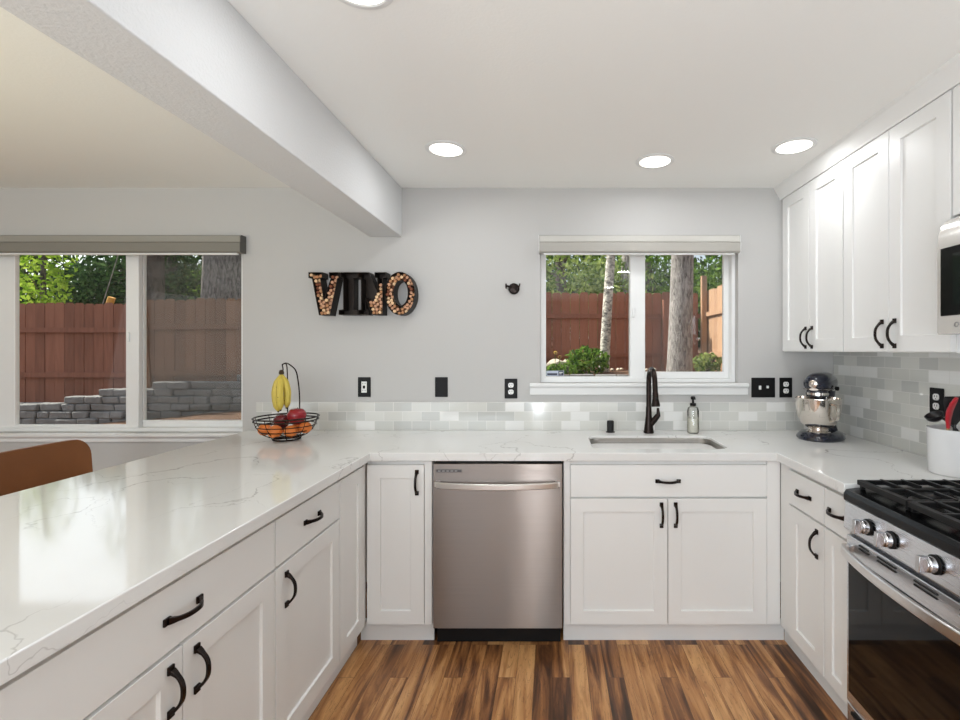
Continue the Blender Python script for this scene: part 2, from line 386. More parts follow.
# unseen roof overhang, added to keep direct sun off the windows
struct('trim_3', bx(XL-.4, XR+.4, .16, .85, ZC+.02, ZC+.14), M_eave_shade, smooth=False)
struct('baseboard_back', bx(XL, -1.56, -.014, 0, 0, .09), M_trim, bev=.003)

# backsplash
def holes_ok(): pass
tb = tag(new('backsplash', bx(-1.806, XR-.008, -.008, -.0005, ZT, 1.101), M_tileb, smooth=False), 'low three-row strip of glassy grey and white tiles behind the sink', 'backsplash')
tr = tag(new('backsplash', bx(XR-.008, XR-.0005, -2.0, -.008, ZT, 1.408), M_tiler, smooth=False), 'tall grey and white tiled backsplash on the right side wall', 'backsplash')

# windows ------------------------------------------------------------
def window(name, W, gl, mull, gr, yb, screen, stool, left_vis):
    x0, x1, z0, z1 = W
    fr = new(name, B(), M_vinyl); bpy.data.objects.remove(fr)
    root = bpy.data.objects.new(name, None); C.objects.link(root); root['kind'] = 'structure'
    y0, y1 = .06, .13
    bm = B()
    outer = [(x0, z0), (x1, z0), (x1, z1), (x0, z1)]
    def ring(bm, o, i, ya, yb_):
        vo = [[bm.verts.new((p[0], y, p[1])) for p in o] for y in (ya, yb_)]; vi = [[bm.verts.new((p[0], y, p[1])) for p in i] for y in (ya, yb_)]
        for k in range(4):
            j = (k+1) % 4
            bm.faces.new((vo[0][k], vo[0][j], vi[0][j], vi[0][k])); bm.faces.new((vo[1][k], vi[1][k], vi[1][j], vo[1][j]))
            bm.faces.new((vo[0][k], vo[1][k], vo[1][j], vo[0][j])); bm.faces.new((vi[0][k], vi[0][j], vi[1][j], vi[1][k]))
        return bm
    t = .022
    ring(bm, outer, [(x0+t, z0+t), (x1-t, z0+t), (x1-t, z1-t), (x0+t, z1-t)], y0-.015, y1)
    new('window_frame', bm, M_vinyl, root, bev=.002)
    # left sash (in front), right sash (behind)
    def sash(a, b, ga, gb, gz, ya, yb_, nm):
        bm = ring(B(), [(a, z0+t), (b, z0+t), (b, z1-t), (a, z1-t)], [(ga, gz), (gb, gz), (gb, z1-.05), (ga, z1-.05)], ya, yb_)
        s = new(nm, bm, M_vinyl, root, bev=.003)
        return s
    s1 = sash(x0+t, mull[1], gl[0], gl[1], gl[2], .062, .090, 'window_sash')
    s2 = sash(mull[0], x1-t, gr[0], gr[1], gr[2], .094, .122, 'window_sash')
    new('window_pane', bx(gl[0]-.004, gl[1]+.004, .075, .079, gl[2]-.004, z1-.046), M_glass, s1, smooth=False)
    new('window_pane', bx(gr[0]-.004, gr[1]+.004, .106, .110, gr[2]-.004, z1-.046), M_glass, s2, smooth=False)
    new('window_screen', bx(gr[0]-.002, gr[1]+.002, .1245, .1255, gr[2]-.002, z1-.03), screen, root, smooth=False)
    new('window_latch', bx(gl[1]+.012, gl[1]+.028, .05, .062, (z0+z1)/2-.03, (z0+z1)/2+.03), M_vinyl, root, bev=.004)
    sa, sb, szt, szb = stool
    st = [(.055, szt), (-.028, szt), (-.034, szt-.006), (-.034, szt-.016), (-.026, szt-.024), (-.016, szt-.03), (-.016, szb+.004), (-.012, szb), (0, szb), (0, szt-.022), (.055, szt-.022)]
    bm = prism(B(), [(p[0], p[1]) for p in st], 'x', sa, sb)
    new('window_sill', bm, M_trim, root, bev=.001)
    return root
w1 = window('window_1', WR, (-.038, .489, 1.254), (.489, .583), (.583, 1.085, 1.282), .1, M_screen2, (-.135, 1.194, 1.2175, 1.145), True)
w2 = window('window_2', WL, (-3.36, -2.666, .952), (-2.666, -2.585), (-2.585, -1.965, .975), .1, M_screen, (-3.62, -1.86, .9115, .858), False)
# security sticker on the glass of window_1
st = new('sticker', bx(-.036, .075, .0735, .0748, 1.258, 1.29), mat('sticker_grey', (176, 184, 200), .4), w1, smooth=False)
new('sticker_print', bx(-.030, .034, .0728, .0734, 1.262, 1.274), mat('sticker_navy', (36, 42, 66), .4), st, smooth=False)
new('sticker_emblem', bx(.040, .072, .0728, .0734, 1.260, 1.288), MATS['sticker_navy'], st, smooth=False)
sl = B(); box(sl, .045, .067, .0722, .0727, 1.277, 1.281); box(sl, .045, .060, .0722, .0727, 1.269, 1.272)
new('sticker_mark', sl, M_white, st, smooth=False)

def blind(W, label, x0, x1):
    root = thing('roller_blind', label, 'blind', ((x0+x1)/2, 0, 2.008))
    h = (x1-x0)/2
    prof = [(-.001, 0), (-.048, 0), (-.054, .008), (-.054, .058), (-.050, .062), (-.050, .098), (-.044, .104), (-.001, .104)]
    new('cassette', prism(B(), prof, 'x', -h+.004, h-.004), M_valance if W == 1 else mat('blind_fabric_taupe', (128, 125, 117), .5), root, smooth=False)
    new('fascia', bx(-h+.006, h-.006, -.0535, -.0500, .064, .1), M_valance2 if W == 1 else mat('blind_fascia_taupe', (150, 148, 140), .4), root, bev=.001)
    for s in (-1, 1): new('end_cap', prism(B(), [(p[0]*1.06, p[1]*1.01-.0005) for p in prof], 'x', s*h, s*(h-.0035)), M_trim if W == 1 else mat('blind_cap_dark', (92, 90, 86), .5), root, smooth=False)
    new('hem_bar', bx(-h+.03, h-.03, -.040, -.022, -.012, -.0005), M_trim, root, bev=.003)
    return root
blind(1, 'light grey roller blind cassette above the window over the sink', -.080, 1.136)
blind(2, 'long darker roller blind cassette above the dining side window', -3.52, -1.872)

# ------------------------------------------------------------------ worktop
def worktop():
    bm = B()
    outer = [(-1.85, -2.56), (-.867, -2.56), (-.867, -.647), (1.0714, -.647), (1.0714, -1.166), (XR-.009, -1.166), (XR-.009, -.009), (-1.85, -.009)]
    hole = roundrect(.205, .886, -.556, -.196, .07, 7)
    def loop(ps, z):
        v = [bm.verts.new((x, y, z)) for x, y in ps]; return v, [bm.edges.new((v[i-1], v[i])) for i in range(len(v))]
    vo, eo = loop(outer, ZT); vh, eh = loop(hole, ZT)
    bmesh.ops.triangle_fill(bm, edges=eo+eh, use_beauty=True)
    top = bm.faces[:]
    r = bmesh.ops.extrude_face_region(bm, geom=top)
    bmesh.ops.translate(bm, verts=[g for g in r['geom'] if isinstance(g, bmesh.types.BMVert)], vec=(0, 0, -.04))
    o = new('worktop', bm, M_quartz, bev=.003, ang=30)
    return tag(o, 'white veined quartz worktop running round three sides of the kitchen', 'countertop')
worktop()

# ------------------------------------------------------------------ cabinets
def pull_mesh(L=.102):
    bm = B(); h = L/2
    for s in (-1, 1):
        prism(bm, [(s*h-.010, -.009), (s*h+.010, -.009), (s*h+.010, .009), (s*h-.010, .009)], 'y', 0, -.006)
    pts = []
    for i in range(17):
        t = -1+2*i/16; pts.append((t*(h-.002), -.005-.027*(1-abs(t)**2.6), 0))
    wd = [(.0062 if abs(-1+2*i/16) < .75 else .0062+.003*(abs(-1+2*i/16)-.75)/.25) for i in range(17)]
    tube(bm, pts, wd, rz=(.55, .9))
    me = bpy.data.meshes.new('handle'); bmesh.ops.recalc_face_normals(bm, faces=bm.faces[:]); bm.to_mesh(me); bm.free()
    me.materials.append(M_bronze); return me
PULL = pull_mesh()
def pull(parent, x, z, vert, y=0):
    o = bpy.data.objects.new('handle', PULL); C.objects.link(o); o.parent = parent; o.location = (x, y, z)
    o.rotation_euler = (0, PI/2 if vert else 0, 0)
    b = o.modifiers.new('bevel', 'BEVEL'); b.width = .001; b.segments = 1
    return o
def front(parent, kind, x0, x1, z0, z1, hx=None, hz=None, vert=True, stile=.064, nm=None):
    g = .001
    bm = B(); box(bm, x0+g, x1-g, 0, .0195, z0+g, z1-g)
    if kind == 'door':
        f = min(bm.faces, key=lambda f: f.calc_center_median().y); vo = f.verts[:]; bm.faces.remove(f)
        cx, cz = (x0+x1)/2, (z0+z1)/2; rings = [vo]
        for ins, yy in ((stile, 0), (stile+.0015, .009)):
            rings.append([bm.verts.new((v.co.x+(ins if v.co.x < cx else -ins), yy, v.co.z+(ins if v.co.z < cz else -ins))) for v in vo])
        for a, b in zip(rings, rings[1:]):
            for i in range(4): bm.faces.new((a[i-1], a[i], b[i], b[i-1]))
        bm.faces.new(rings[-1])
    o = new(nm or kind, bm, M_cab, parent, bev=.0012, smooth=False)
    if hx is not None: pull(o, hx, hz, vert)
    return o
def base_cab(label, x, y, rz, w, fronts, group='white shaker base cabinets', depth=.58, fill=(), z0=.10, z1=.888, toe=True, xo=0, body_w=None, toe_w=None):
    """origin at floor, local x from 0..w, local front y=0"""
    r = thing('base_cabinet', label, 'cabinet', (x, y, 0), rz, group)
    a, b = (body_w or (0, w))
    new('body', bx(a, b, .0198, depth, z0, z1), M_cab, r, smooth=False)
    if toe: new('toe_kick', bx(*(toe_w or (a, b)), .042, .056, 0.0, z0-.0005), M_trim, r, smooth=False)
    for f in fronts: front(r, *f)
    for f in fill: new('filler_panel', bx(f[0]+.0005, f[1]-.0005, .004, .0196, f[2], f[3]), M_cab, r, smooth=False)
    return r
Zd = (.7135, .868); Zo = (.099, .706)
FY = -.625
# back run
base_cab('narrow white cabinet with one tall door left of the dishwasher', -.893, FY, 0, .316,
         [('door', .002, .278, .099, .868, .244, .783)], fill=[(.279, .315, .099, .888)], toe_w=(-.043, .316))
base_cab('wide white sink cabinet with two doors under a false drawer front', .056, FY, 0, .978,
         [('drawer', .0315, .978, Zd[0], Zd[1], .5015, .79, False), ('door', .0315, .5005, Zo[0], Zo[1], .470, .627), ('door', .5025, .978, Zo[0], Zo[1], .538, .627)],
         fill=[(0, .030, .099, .888), (.979, 1.043, .099, .888)], body_w=(0, 1.037), z1=.888, toe_w=(0, 1.080))
# left run: local x -> world +y ; origin y = start
LX = -.895
base_cab('nearest peninsula cabinet, wide drawer over a pair of doors', LX, YC+.767, PI/2, .77,
         [('drawer', .002, .768, Zd[0], Zd[1], .385, .79, False), ('door', .002, .384, Zo[0], Zo[1], .345, .62), ('door', .386, .768, Zo[0], Zo[1], .427, .62)],
         fill=[(-.30, -.002, .099, .888)], body_w=(-.30, .769))
base_cab('peninsula cabinet with single drawer and single handled door', LX, YC+1.537, PI/2, .468,
         [('drawer', .002, .466, Zd[0], Zd[1], .234, .795, False), ('door', .002, .466, Zo[0], Zo[1], .061, .616)])
base_cab('slim peninsula cabinet door without a handle, by the corner', LX, YC+2.006, PI/2, .262, [('door', .002, .258, .099, .868)], body_w=(0, .278), fill=[(.259, .284, .099, .888)])
# right run: local x -> world -y
RX = 1.096
base_cab('right side cabinet with one drawer and one door next the corner', RX, YC+2.201, -PI/2, .286,
         [('drawer', .002, .284, Zd[0], Zd[1], .135, .79, False), ('door', .002, .284, Zo[0], Zo[1], .238, .618)], fill=[(-.084, .001, .099, .888)], body_w=(-.055, .286), toe_w=(-.125, .286))
base_cab('slim white cabinet squeezed between corner cabinet and range', RX, YC+1.914, -PI/2, .168,
         [('drawer', .002, .166, Zd[0], Zd[1], .092, .79, False), ('door', .002, .166, Zo[0], Zo[1], None, None, True, .05)])
# uppers
def upper(label, ystart, w, z0, z1, fronts):
    r = thing('wall_cabinet', label, 'cabinet', (1.40, ystart, z0), -PI/2, 'white shaker wall cabinets')
    new('body', bx(0, w, .0198, XR-1.40-.001, 0, z1-z0), M_cab, r, smooth=False)
    for f in fronts: front(r, *f)
    return r
UZ = 1.41; UH = 2.337-UZ
upper('two-door white wall cabinet in the far right corner', -.002, .622, UZ, 2.337,
      [('door', .02, .318, .002, UH-.002, .288, .078), ('door', .32, .62, .002, UH-.002, .352, .078)])
upper('two-door white wall cabinet next to the microwave', -.625, .618, UZ, 2.337,
      [('door', .002, .308, .002, UH-.002, .272, .078), ('door', .31, .616, .002, UH-.002, .346, .078)])
upper('short white wall cabinet directly above the microwave', -1.246, .762, 1.885, 2.337,
      [('door', .002, .38, .002, .45, .34, .09), ('door', .382, .76, .002, .45, .42, .09)])

# ------------------------------------------------------------------ dishwasher
dw = thing('dishwasher', 'stainless steel dishwasher with a bowed bar handle', 'dishwasher', (-.2585, -.643, 0))
prof = []
for i in range(13):
    t = i/12; prof.append((.877-.786*t, -.010*math.sin(PI*t)**.7))
bm = prism(B(), [(p[1], p[0]) for p in prof]+[(.03, prof[-1][0]), (.03, prof[0][0])], 'x', -.308, .308)
new('door', bm, M_steel, dw, bev=.002)
new('body', bx(-.304, .304, .034, .6, .094, .884), M_blackm, dw, smooth=False)
new('toe_kick', bx(-.3, .3, .045, .06, .002, .093), M_black, dw, smooth=False)
hp = [(-.285+.57*i/20, -.022-.026*math.sin(PI*i/20)**.45, .783-.004*math.sin(PI*i/20)) for i in range(21)]
bm = B(); tube(bm, hp, .014, rz=(.55, 1.0))
for s in (-1, 1): box(bm, s*.285-.012, s*.285+.012, -.026, -.001, .772, .797)
new('handle', bm, mat('satin_handle_steel', (222, 220, 218), .28, 1), dw, bev=.003)
ct = new('control_strip', bx(-.292, -.172, -.0065, -.0015, .838, .851), mat('dark_grey_label', (92, 90, 92), .3), dw, smooth=False)
for i in range(5): new('indicator', bx(-.284+i*.02, -.272+i*.02, -.0072, -.0064, .843, .846), mat('indicator_grey', (190, 190, 190), .4), ct, smooth=False)

# ------------------------------------------------------------------ sink
sk = thing('sink', 'undermounted stainless steel sink basin below the window', 'sink', (.5455, -.376, 0))
def basin():
    bm = B(); rings = []
    for (ins, z) in ((.0008, .918), (.0012, .885), (.004, .72), (.02, .695), (.05, .69)):
        p = roundrect(-.3405+ins, .3405-ins, -.18+ins, .18-ins, max(.07-ins*.3, .03), 7)
        rings.append([bm.verts.new((x, y, z)) for x, y in p])
    for a, b in zip(rings, rings[1:]):
        for i in range(len(a)): bm.faces.new((a[i-1], a[i], b[i], b[i-1]))
    bm.faces.new(rings[-1]); return bm
o = new('basin', basin(), M_sink, sk)
sd = o.modifiers.new('solid', 'SOLIDIFY'); sd.thickness = .0012; sd.offset = -1
new('drain', lathe(B(), [(.0, .693), (.03, .693), (.045, .697), (.047, .6935), (.047, .692)], 24), M_chrome, sk)

# ------------------------------------------------------------------ faucet
fc = thing('faucet', 'dark bronze pull-down kitchen faucet behind the sink', 'faucet', (.572, -.10, ZT))
new('body', lathe(B(), [(.0, 0), (.030, 0), (.031, .006), (.029, .012), (.024, .05), (.0185, .10), (.0165, .15), (.0165, .155), (0, .155)], 24), M_bronze, fc)
arc = [(0, 0, .15), (0, 0, .22), (0, -.002, .28)]
for i in range(1, 12):
    a = PI*i/12; arc.append((0, -.085+.083*math.cos(a), .30+.078*math.sin(a)))
arc += [(0, -.172, .29), (0, -.178, .268)]
new('spout', tube(B(), smoothpath(arc, 3), .0150, 14), M_bronze, fc)
mt = Matrix.Translation((0, -.178, .27)) @ Matrix.Rotation(PI-.12, 4, 'X')
new('spray_head', lathe(B(), [(0, 0), (.0145, 0), (.015, .012), (.0165, .02), (.0165, .05), (.0235, .078), (.024, .092), (.018, .094), (.017, .088), (0, .088)], 24, mt), M_bronze, fc)
new('button', bx(-.005, .005, -.208, -.192, .215, .232), M_blackm, fc, bev=.002)
hm = B(); tube(hm, [(.01, 0, .05), (.03, -.008, .075), (.05, -.018, .105)], [.019, .018, .016], 14)
tube(hm, [(.05, -.018, .103), (.052, -.02, .118), (.05, -.02, .15)], [.016, .011, .007], 12)
new('lever', hm, M_bronze, fc)
ag = thing('air_gap', 'short black cylindrical dishwasher air gap beside the faucet', 'air gap', (.348, -.078, ZT))
new('cap', lathe(B(), [(0, 0), (.022, 0), (.0225, .004), (.0205, .006), (.0205, .064), (.018, .069), (0, .070)], 24), M_blackm, ag)
new('base_ring', lathe(B(), [(.0225, 0), (.027, 0), (.027, .004), (.0225, .005)], 24), M_bronze, ag)
# soap bottle
sb = thing('soap_dispenser', 'clear soap bottle with black pump to the right of the faucet', 'soap bottle', (.834, -.10, ZT))
g = NG('clear_bottle'); tt = g.add('ShaderNodeBsdfTransparent', {'Color': (.98, .98, .97, 1)}); gg = g.add('ShaderNodeBsdfGlossy', {'Roughness': .05}); fr = g.add('ShaderNodeFresnel', {'IOR': 1.4})
mm = g.add('ShaderNodeMixShader', {0: g.math('ADD', fr.outputs[0], .05, clamp=True), 1: tt.outputs[0], 2: gg.outputs[0]}); g.link(mm.outputs[0], g.out.inputs[0])
new('bottle', lathe(B(), [(0, .001), (.030, .001), (.034, .006), (.034, .13), (.030, .148), (.016, .158), (.014, .163)], 28), g.m, sb)
new('liquid', lathe(B(), [(0, .004), (.029, .004), (.0325, .009), (.0325, .088), (0, .088)], 28), mat('pale_soap', (232, 230, 218), .25, vary=(.02, 4)), sb)
bm = lathe(B(), [(0, .160), (.017, .160), (.018, .162), (.018, .176), (.007, .178), (.006, .196), (.013, .198), (.014, .210), (.010, .216), (0, .217)], 20)
tube(bm, [(0, -.008, .208), (0, -.03, .208), (0, -.04, .203)], .0045, 8)
new('pump', bm, M_black, sb)

# ------------------------------------------------------------------ outlets
def plate(label, kind, X, Z, wall='back', w=.078):
    loc, rz = ((X, 0, Z), 0) if wall == 'back' else ((XR-.008, X, Z), -PI/2)
    cat = 'outlet' if kind in ('duplex', 'gfci') else ('switch' if kind == 'switch2' else 'cover plate')
    nm = {'duplex': 'power_outlet', 'gfci': 'power_outlet', 'switch2': 'light_switch', 'blank': 'blank_wall_plate'}[kind]
    r = thing(nm, label, cat, loc, rz, 'black wall plates above the worktop')
    h = .0605
    new('cover_plate', bx(-w/2, w/2, -.006, -.0005, -h, h), M_black, r, bev=.003)
    if kind == 'duplex':
        for s in (-1, 1):
            o = new('socket', prism(B(), [(p[0], p[1]+s*.0205) for p in roundrect(-.0165, .0165, -.0145, .0145, .011)], 'y', -.0085, -.0055), M_white, r)
            for a_, b_, c_, d_ in ((-.008, -.0055, -.001, .008), (.0055, .008, -.001, .008), (-.002, .002, -.010, -.006)):
                new('slot', bx(a_, b_, -.0092, -.008, s*.0205+c_, s*.0205+d_), M_blackm, o, smooth=False)
    if kind == 'gfci':
        o = new('socket', bx(-.0165, .0165, -.0085, -.0055, -.034, .034), M_white, r, bev=.002)
        for s in (-1, 1):
            for a_ in (-.008, .0055): new('slot', bx(a_, a_+.0025, -.0092, -.008, s*.021-.004, s*.021+.005), M_blackm, o, smooth=False)
        new('reset_button', bx(-.007, .007, -.0098, -.008, -.009, .009), M_blackm, o, bev=.001)
    if kind == 'blank': new('screw', bx(-.028, .028, -.0075, -.0055, -.05, .05), M_black, r, bev=.001).name = 'insert_panel'
    if kind == 'switch2':
        for s in (-1, 1): new('toggle', bx(s*.023-.006, s*.023+.006, -.018, -.0055, -.004 if s > 0 else -.012, .012 if s < 0 else .012), M_white, r, bev=.002)
    return r
px = lambda x, y: ((x-552)/163.3, HC-(y-350)/163.3)
plate('black outlet plate with a white rectangular centre near the fruit basket', 'gfci', *px(364.5, 387))
plate('plain black blank plate without any sockets', 'blank', *px(441.5, 387))
plate('black double-socket outlet left of the sink window', 'duplex', *px(511, 388.5))
plate('wide black plate with two white toggle switches', 'switch2', *px(763, 387.5), w=.145)
plate('black double-socket outlet just left of the stand mixer', 'duplex', *px(785.5, 387.5))
plate('black double-socket outlet on the tiled wall above utensil crock', 'duplex', YC+2.118, 1.19, wall='side')

# small round wall bracket
wb = thing('wall_mount', 'small round black mount on the bare wall left of sink window', 'wall mount', (px(514, 289)[0], 0, px(514, 289)[1]))
rx = Matrix.Rotation(PI/2, 4, 'X')
new('base', lathe(B(), [(0, 0), (.032, 0), (.034, .004), (.034, .012), (.026, .018), (.024, .024), (.012, .027), (0, .028)], 28, rx), M_bronze, wb)
bm = tube(B(), [(-.012, -.02, .010), (-.042, -.03, .014)], .006, 10); lathe(bm, [(0, -.004), (.016, -.004), (.016, .004), (0, .004)], 16, Matrix.Translation((-.045, -.03, .014)) @ Matrix.Rotation(PI/2, 4, 'Y'))
new('arm', bm, M_bronze, wb); new('hook', tube(B(), [(.022, -.018, .006), (.034, -.024, .014), (.037, -.026, .03)], .004, 8), M_bronze, wb)

# ------------------------------------------------------------------ VINO letters
YF = -.078; SF = 475/(2.909+YF)
def q(cx, cy): return ((300+cx*.1354-552)/SF, HC-(260+cy*.1354-350)/SF)
V_ = [(62, 90), (165, 90), (165, 132), (150, 135), (176, 290), (226, 135), (214, 132), (214, 90), (290, 90), (290, 132), (278, 135), (222, 408), (140, 408), (88, 135), (62, 132)]
I_ = [(299, 90), (425, 90), (425, 130), (394, 133), (394, 365), (425, 368), (425, 405), (285, 405), (285, 368), (318, 365), (318, 133), (299, 130)]
N_ = [(431, 90), (508, 90), (570, 235), (570, 132), (550, 130), (550, 90), (635, 90), (635, 130), (612, 132), (612, 405), (528, 405), (486, 280), (486, 365), (505, 368), (505, 405), (431, 405), (431, 368), (450, 365), (450, 132), (431, 130)]
def ell(cx, cy, a, b, n=40): return [(cx+a*math.cos(2*PI*i/n), cy+b*math.sin(2*PI*i/n)) for i in range(n)]
def offset(poly, d):
    out = []; n = len(poly); A = sum(poly[i-1][0]*poly[i][1]-poly[i][0]*poly[i-1][1] for i in range(n)); sg = 1 if A > 0 else -1
    for i in range(n):
        p, a, b = Vector(poly[i]), Vector(poly[i-1]), Vector(poly[(i+1) % n])
        e1 = (p-a).normalized(); e2 = (b-p).normalized(); n1 = Vector((-e1.y, e1.x))*sg; n2 = Vector((-e2.y, e2.x))*sg
        m = (n1+n2); m = m/max(m.length_squared, .3)*2; out.append(tuple(p+m*d))
    return out
def inside(p, poly):
    c = False; n = len(poly)
    for i in range(n):
        a, b = poly[i-1], poly[i]
        if (a[1] > p[1]) != (b[1] > p[1]) and p[0] < (b[0]-a[0])*(p[1]-a[1])/(b[1]-a[1])+a[0]: c = not c
    return c
def edist(p, poly):
    P = Vector(p); m = 9
    for i in range(len(poly)):
        a, b = Vector(poly[i-1]), Vector(poly[i]); t = max(0, min(1, (P-a).dot(b-a)/(b-a).length_squared)); m = min(m, (P-a-(b-a)*t).length)
    return m
M_letter = mat('letter_metal', (44, 36, 31), .45, .5, vary=(.3, 40))
M_letter_rim = mat('letter_bare_rim', (112, 96, 80), .4, .6, vary=(.2, 40))
def letter(nm, label, poly, hole=None):
    P = [q(*p) for p in poly]; Hh = [q(*p) for p in hole] if hole else None
    cx = sum(p[0] for p in P)/len(P); cz = min(p[1] for p in P)
    r = thing(nm, label, 'letter', (cx, 0, cz), 0, 'metal letters hung on the wall')
    L = lambda ps: [(p[0]-cx, p[1]-cz) for p in ps]
    def wallstrip(ps, d, m):
        a, b = L(ps), L(offset(ps, d)); bm = B()
        A0 = [bm.verts.new((p[0], YF, p[1])) for p in a]; A1 = [bm.verts.new((p[0], -.003, p[1])) for p in a]
        B0 = [bm.verts.new((p[0], YF, p[1])) for p in b]; B1 = [bm.verts.new((p[0], -.003, p[1])) for p in b]
        for i in range(len(a)):
            for X_, Y_ in ((A0, A1), (B0, B1), (A0, B0), (A1, B1)): bm.faces.new((X_[i-1], X_[i], Y_[i], Y_[i-1]))
        new('rim', bm, m, r, smooth=True, ang=30)
    wallstrip(P, .0022, M_letter)
    if Hh: wallstrip(Hh, -.0022, M_letter)
    bm = B()
    vo = [bm.verts.new((p[0], -.006, p[1])) for p in L(P)]; e = [bm.edges.new((vo[i-1], vo[i])) for i in range(len(vo))]
    if Hh: vh = [bm.verts.new((p[0], -.006, p[1])) for p in L(Hh)]; e += [bm.edges.new((vh[i-1], vh[i])) for i in range(len(vh))]
    bmesh.ops.triangle_fill(bm, edges=e, use_beauty=True)
    rr = bmesh.ops.extrude_face_region(bm, geom=bm.faces[:]); bmesh.ops.translate(bm, verts=[g_ for g_ in rr['geom'] if isinstance(g_, bmesh.types.BMVert)], vec=(0, .003, 0))
    new('back_plate', bm, M_letter, r, smooth=False)
    return P, Hh
pV, _ = letter('letter_v', 'dark metal letter V filled with wine corks', V_)
pI, _ = letter('letter_i', 'dark metal letter I standing empty between V and N', I_)
pN, _ = letter('letter_n', 'dark metal letter N with corks only in its right stem', N_)
pO, hO = letter('letter_o', 'dark metal letter O packed with a ring of corks', ell(737, 247, 112, 160), ell(744, 243, 52, 92))
cr = .0096
corkmats = [mat('cork_pale', (222, 186, 146), .9, vary=(.2, 90)), mat('cork_tan', (176, 128, 92), .9, vary=(.2, 90)), mat('cork_dark', (120, 72, 52), .9, vary=(.25, 90)), mat('cork_rose', (196, 150, 120), .9, vary=(.2, 90))]
corkme = []
for i, m_ in enumerate(corkmats):
    bm = lathe(B(), [(0, 0), (cr*.9, 0), (cr, .001), (cr, .040), (cr*.9, .041), (0, .041)], 12, Matrix.Rotation(PI/2, 4, 'X'))
    me = bpy.data.meshes.new('wine_cork'); bmesh.ops.recalc_face_normals(bm, faces=bm.faces[:]); bm.to_mesh(me); bm.free(); me.materials.append(m_)
    for p in me.polygons: p.use_smooth = len(p.vertices) < 4 and False
    corkme.append(me)
def pack(P, H, ok, label, group):
    xs = [p[0] for p in P]; zs = [p[1] for p in P]; placed = []
    cand = []
    r2 = random.Random(3)
    for _i in range(9000): cand.append((r2.uniform(min(xs), max(xs)), r2.uniform(min(zs), max(zs))))
    cand.sort(key=lambda p: (round(p[1]/.006), p[0]))
    for c in cand:
        if not inside(c, P) or edist(c, P) < cr+.002: continue
        if H and (inside(c, H) or edist(c, H) < cr+.002): continue
        if not ok(c): continue
        if any((c[0]-d[0])**2+(c[1]-d[1])**2 < (2*cr+.0004)**2 for d in placed): continue
        placed.append(c)
    for c in placed:
        o = bpy.data.objects.new('wine_cork', r2.choice(corkme)); C.objects.link(o)
        o.location = (c[0], -.014-r2.uniform(0, .02), c[1]); tag(o, label, 'cork', group)
    return len(placed)
nk = pack(pV, None, lambda c: True, 'round wine cork packed inside the metal letter V', 'corks in the letter V')
tz = q(0, 165)[1]; tx = q(560, 0)[0]; bz_ = q(0, 290)[1]; bx_ = q(500, 0)[0]
nk += pack(pN, None, lambda c: (c[0] > tx and c[1] < tz) or (c[0] > bx_ and c[1] < bz_), 'wine cork piled in the right stem of letter N', 'corks in the letter N')
nk += pack(pO, hO, lambda c: True, 'wine cork lining the ring of the letter O', 'corks in the letter O')

# ------------------------------------------------------------------ recessed lamps
def can(X, Y, label, e=2.4, vis=True):
    r = thing('recessed_light', label, 'ceiling light', (X, Y, ZC), 0, 'recessed ceiling lights')
    new('trim_ring', lathe(B(), [(.080, -.0005), (.100, -.0005), (.100, -.004), (.084, -.008), (.080, -.006)], 40), M_trim, r)
    new('lens', lathe(B(), [(0, -.0045), (.0795, -.0045), (.0795, -.001)], 40), mat('lit_lens', (255, 252, 246), .5, emis=(255, 250, 240), es=2.6), r)
    l = light('lamp', 'AREA', (X, Y, ZC-.012), e, (.96, .98, 1), .15, direction=(0, 0, -1))
    return r
can(-.523, YC+2.344, 'round recessed ceiling light left of the sink, nearest the beam end')
can(.54, YC+2.493, 'middle recessed ceiling light, nearest the back wall over the sink')
can(1.177, YC+2.31, 'recessed ceiling light beside the right wall cabinets')
can(-.526, YC+1.28, 'recessed ceiling light cut by the top edge of the photo')
for p in ((.9, -2.9), (-.3, -4.2), (.9, -4.4)): light('lamp', 'AREA', (p[0], p[1], ZC-.012), 5, (.96, .98, 1), .15, direction=(0, 0, -1))  # extra unseen ceiling lamps, added to even out the light

# ------------------------------------------------------------------ microwave
mw = thing('microwave', 'over-the-range microwave with black glass door and pale casing', 'microwave', (1.346, -1.249, 1.474), -PI/2)
W_ = .758; Hm = .402
new('body', bx(0, W_, .045, XR-1.346-.01, 0, Hm), M_steelv, mw, bev=.003)
prof = [(.044, 0), (.004, 0), (0, .006), (0, .30), (.002, .335), (.012, .372), (.03, .395), (.044, Hm)]
d = new('front_casing', prism(B(), prof, 'x', 0, W_), mat('pale_satin_metal', (222, 219, 214), .25, .35), mw, bev=.001, ang=50)
new('door_glass', bx(.018, .56, -.004, -.0005, .062, .295), M_enamel, mw, bev=.002)
new('window_mesh', bx(.07, .50, -.0052, -.0042, .095, .27), mat('smoked_glass', (30, 34, 34), .06), mw, smooth=False)
lg = new('logo_ring', lathe(B(), [(.0065, -.0002), (.009, -.0002), (.009, .0012), (.0065, .0012)], 24, Matrix.Translation((.080, -.0002, .031)) @ rx), mat('logo_grey', (150, 150, 152), .3, .4), mw)
def text_mesh(name, body, size, m, parent, loc, rot, ext=.0006):
    cu = bpy.data.curves.new(name, 'FONT'); cu.body = body; cu.size = size; cu.extrude = ext; cu.align_x = 'LEFT'
    t = bpy.data.objects.new(name, cu); C.objects.link(t)
    dg = bpy.context.evaluated_depsgraph_get(); me = bpy.data.meshes.new_from_object(t.evaluated_get(dg)); bpy.data.objects.remove(t)
    o = bpy.data.objects.new(name, me); C.objects.link(o); me.materials.clear(); me.materials.append(m); o.parent = parent; o.location = loc; o.rotation_euler = rot; return o
